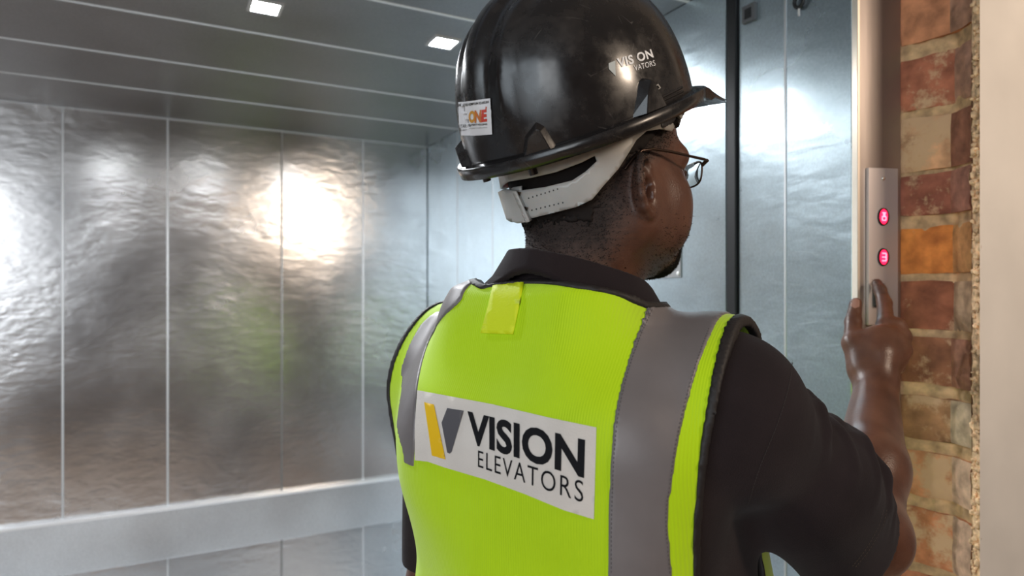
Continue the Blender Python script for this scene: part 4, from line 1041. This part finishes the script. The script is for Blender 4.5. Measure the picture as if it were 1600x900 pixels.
# ------------------------------------------------------------- hair and beard
M_hair = mat('hair', (.010, .007, .006), .8, spec=.3)
def hair_w(X):
    p = X-HO; f = p@HF; r_ = np.abs(p@HR); z = p[:, 2]
    front = np.interp(z, [-.115, -.10, -.06, -.03, -.005, .02, .035, .06, .10], [-.045, -.035, -.026, -.022, -.012, .030, .046, .052, .055])
    low = -.112+.35*np.maximum(0, f+.02)
    return np.minimum((front+.004-f)/.022, (z-low)/.034)+wob(X, .25, 420, 8)+wob(X, .25, 900, 9)      # >1 dense, 0..1 fading
def hairS(X, c=None, r=None):
    return np.maximum(head(X, c, r)-.0022+wob(X, .0006, 500, 3), (1.5-hair_w(X))*.012)
iso('hair', hairS, (-.06, .60, Z0-.02), (.30, .95, Z0+.31), .0024, M_hair, person, 0)
V = np.zeros(len(person.data.vertices)*3, np.float32); person.data.vertices.foreach_get('co', V); V = V.reshape(-1, 3).astype(float)
Nn = np.zeros_like(V, dtype=np.float32).ravel(); person.data.vertices.foreach_get('normal', Nn); Nn = Nn.reshape(-1, 3).astype(float)
hm = V[:, 2] > Z0-.02; HV, HNn = V[hm], Nn[hm]
person.data.color_attributes.new('stubble', 'FLOAT_COLOR', 'POINT')
HAIRSHADE = True
def tufts(name, wfun, n, ln, wd, m):
    w_ = np.clip(wfun(HV), 0, 1); w_ = w_/w_.sum(); rg = np.random.RandomState(5); ix = rg.choice(len(HV), n, p=w_)
    c = HV[ix]+rg.normal(size=(n, 3))*.0009; nn_ = HNn[ix]; c = c-nn_*((c-HV[ix])*nn_).sum(1)[:, None]
    d = nn_+rg.normal(size=(n, 3))*.55; d /= np.linalg.norm(d, axis=1)[:, None]; t = np.cross(d, rg.normal(size=(n, 3))); t /= np.linalg.norm(t, axis=1)[:, None]; s_ = np.cross(d, t)
    L_ = (ln*rg.uniform(.5, 1.2, n))[:, None]
    Vv = np.stack([c+t*wd, c-t*wd*.5+s_*wd*.87, c-t*wd*.5-s_*wd*.87, c+d*L_], 1).reshape(-1, 3); b_ = np.arange(n)[:, None]*4
    T = np.concatenate([b_+np.array([[0, 1, 3]]), b_+np.array([[1, 2, 3]]), b_+np.array([[2, 0, 3]])])
    o = mesh_np(name, Vv, T, m, person, False); tag(o, kind='stuff'); return o
tufts('short_hair', lambda X: hair_w(X)+.25*np.clip(hair_w(X)+1.4, 0, 1), 19000, .0022, .00040, M_hair)
def beard_w(X):
    p = X-HO; f = p@HF; r_ = np.abs(p@HR); z = p[:, 2]
    g = np.clip((z+.076)/-.010, 0, 1)*np.clip((f-.056)/.012, 0, 1)*np.clip((.036-r_)/.01, 0, 1)
    s_ = .022*np.clip((-.045-z)/.03, 0, 1)*np.clip((f-.0)/.03, 0, 1)*(z > -.13)
    m_ = np.clip(1-np.abs(z+.055)/.006, 0, 1)*(f > .085)*(r_ < .028)*.6
    return np.maximum(np.maximum(g, s_), m_)
tufts('beard', beard_w, 6500, .0032, .00035, M_hair)
tufts('stubble', lambda X: (lambda p: np.clip((-.035-p[:, 2])/.04, 0, 1)*np.clip((p@HF+.01)/.04, 0, 1)*(p[:, 2] > -.14))(X-HO), 2200, .0007, .00022, M_hair)

sw = np.zeros(len(V)); p_ = V-HO; sw[hm] = np.maximum(np.clip((hair_w(V[hm])+.7)/1.7, 0, 1)*.93, np.maximum(np.clip(beard_w(V[hm])*1.5, 0, .9), .28*np.clip((-.035-p_[hm][:, 2])/.05, 0, 1)*np.clip((p_[hm]@HF+.01)/.05, 0, 1)*(p_[hm][:, 2] > -.135)))
person.data.color_attributes['stubble'].data.foreach_set('color', np.repeat(sw, 4).astype(np.float32))

# ------------------------------------------------------------- spectacles
M_frame = mat('bronze_frame', (.055, .032, .022), .3, .7)
gl = empty('eyeglasses', tuple(hp(.09, 0, 0))); tag(gl, 'thin bronze metal framed spectacles on the man\'s face', 'eyeglasses')
def glp(o): o.parent = gl; o.matrix_parent_inverse = Matrix.Translation(-Vector(hp(.09, 0, 0))); return o
def lensp(s, a):
    # rounded rectangle
    n = 3.6; c, d = math.cos(a), math.sin(a); k = (abs(c)**n+abs(d)**n)**(-1/n); x = .0255*k*c; y = .0138*k*d
    r_ = .0400+x; return hp(.0995-.26*max(0, r_-.012)+.10*y, s*r_*1.0, .0005+y)
gls, gn, gk, gb = nt('lens_glass'); gb.inputs['Transmission Weight'].default_value = 1; gb.inputs['Roughness'].default_value = .02; gb.inputs['IOR'].default_value = 1.04; gb.inputs['Base Color'].default_value = (.96, .98, .97, 1)
for s in (1, -1):
    ring_ = [lensp(s, a) for a in np.linspace(0, 2*math.pi, 40, endpoint=False)]
    glp(tube('rim', ring_, .0011, M_frame, closed=True))
    cc_ = sum(ring_)/40; vs = ring_+[cc_+HF*.0015]+[q-HF*.0014 for q in ring_]+[cc_+HF*.0001]; n = 40
    fs = [(i, (i+1) % n, n) for i in range(n)]+[(n+1+(i+1) % n, n+1+i, 2*n+1) for i in range(n)]+[((i+1) % n, i, n+1+i, n+1+(i+1) % n) for i in range(n)]
    o = pyd('lens', vs, fs, gls, None, True); glp(o)
    hg = hp(.0820, s*.0735, .0125)
    glp(tube('temple', [lensp(s, .55), hp(.0865, s*.0715, .0125), hg, hp(.060, s*.0775, .0130), hp(.030, s*.0795, .0150), hp(.006, s*.0815, .0150), hp(-.010, s*.0835, .0115), hp(-.020, s*.0815, .0030), hp(-.027, s*.0775, -.008)], .0015, M_frame))
    glp(tube('hinge', [lensp(s, .5), hp(.0875, s*.0725, .0125)], .0022, M_frame))
    glp(tube('nose_pad', [hp(.099, s*.013, -.004), hp(.096, s*.0115, -.010)], .0018, M_strap))
glp(tube('bridge', [lensp(1, 2.9), hp(.103, 0, .006), lensp(-1, 2.9)], .0012, M_frame))
# thumb nail and finger nail
M_nail = mat('nail', (.30, .16, .12), .35)
vo, F_ = tri2d([[(1329, 478), (1331, 469), (1337, 466), (1343, 469), (1343, 479), (1336, 482)]], 3)
sheet('nail', vo, F_, hand, .0003, M_nail, person)
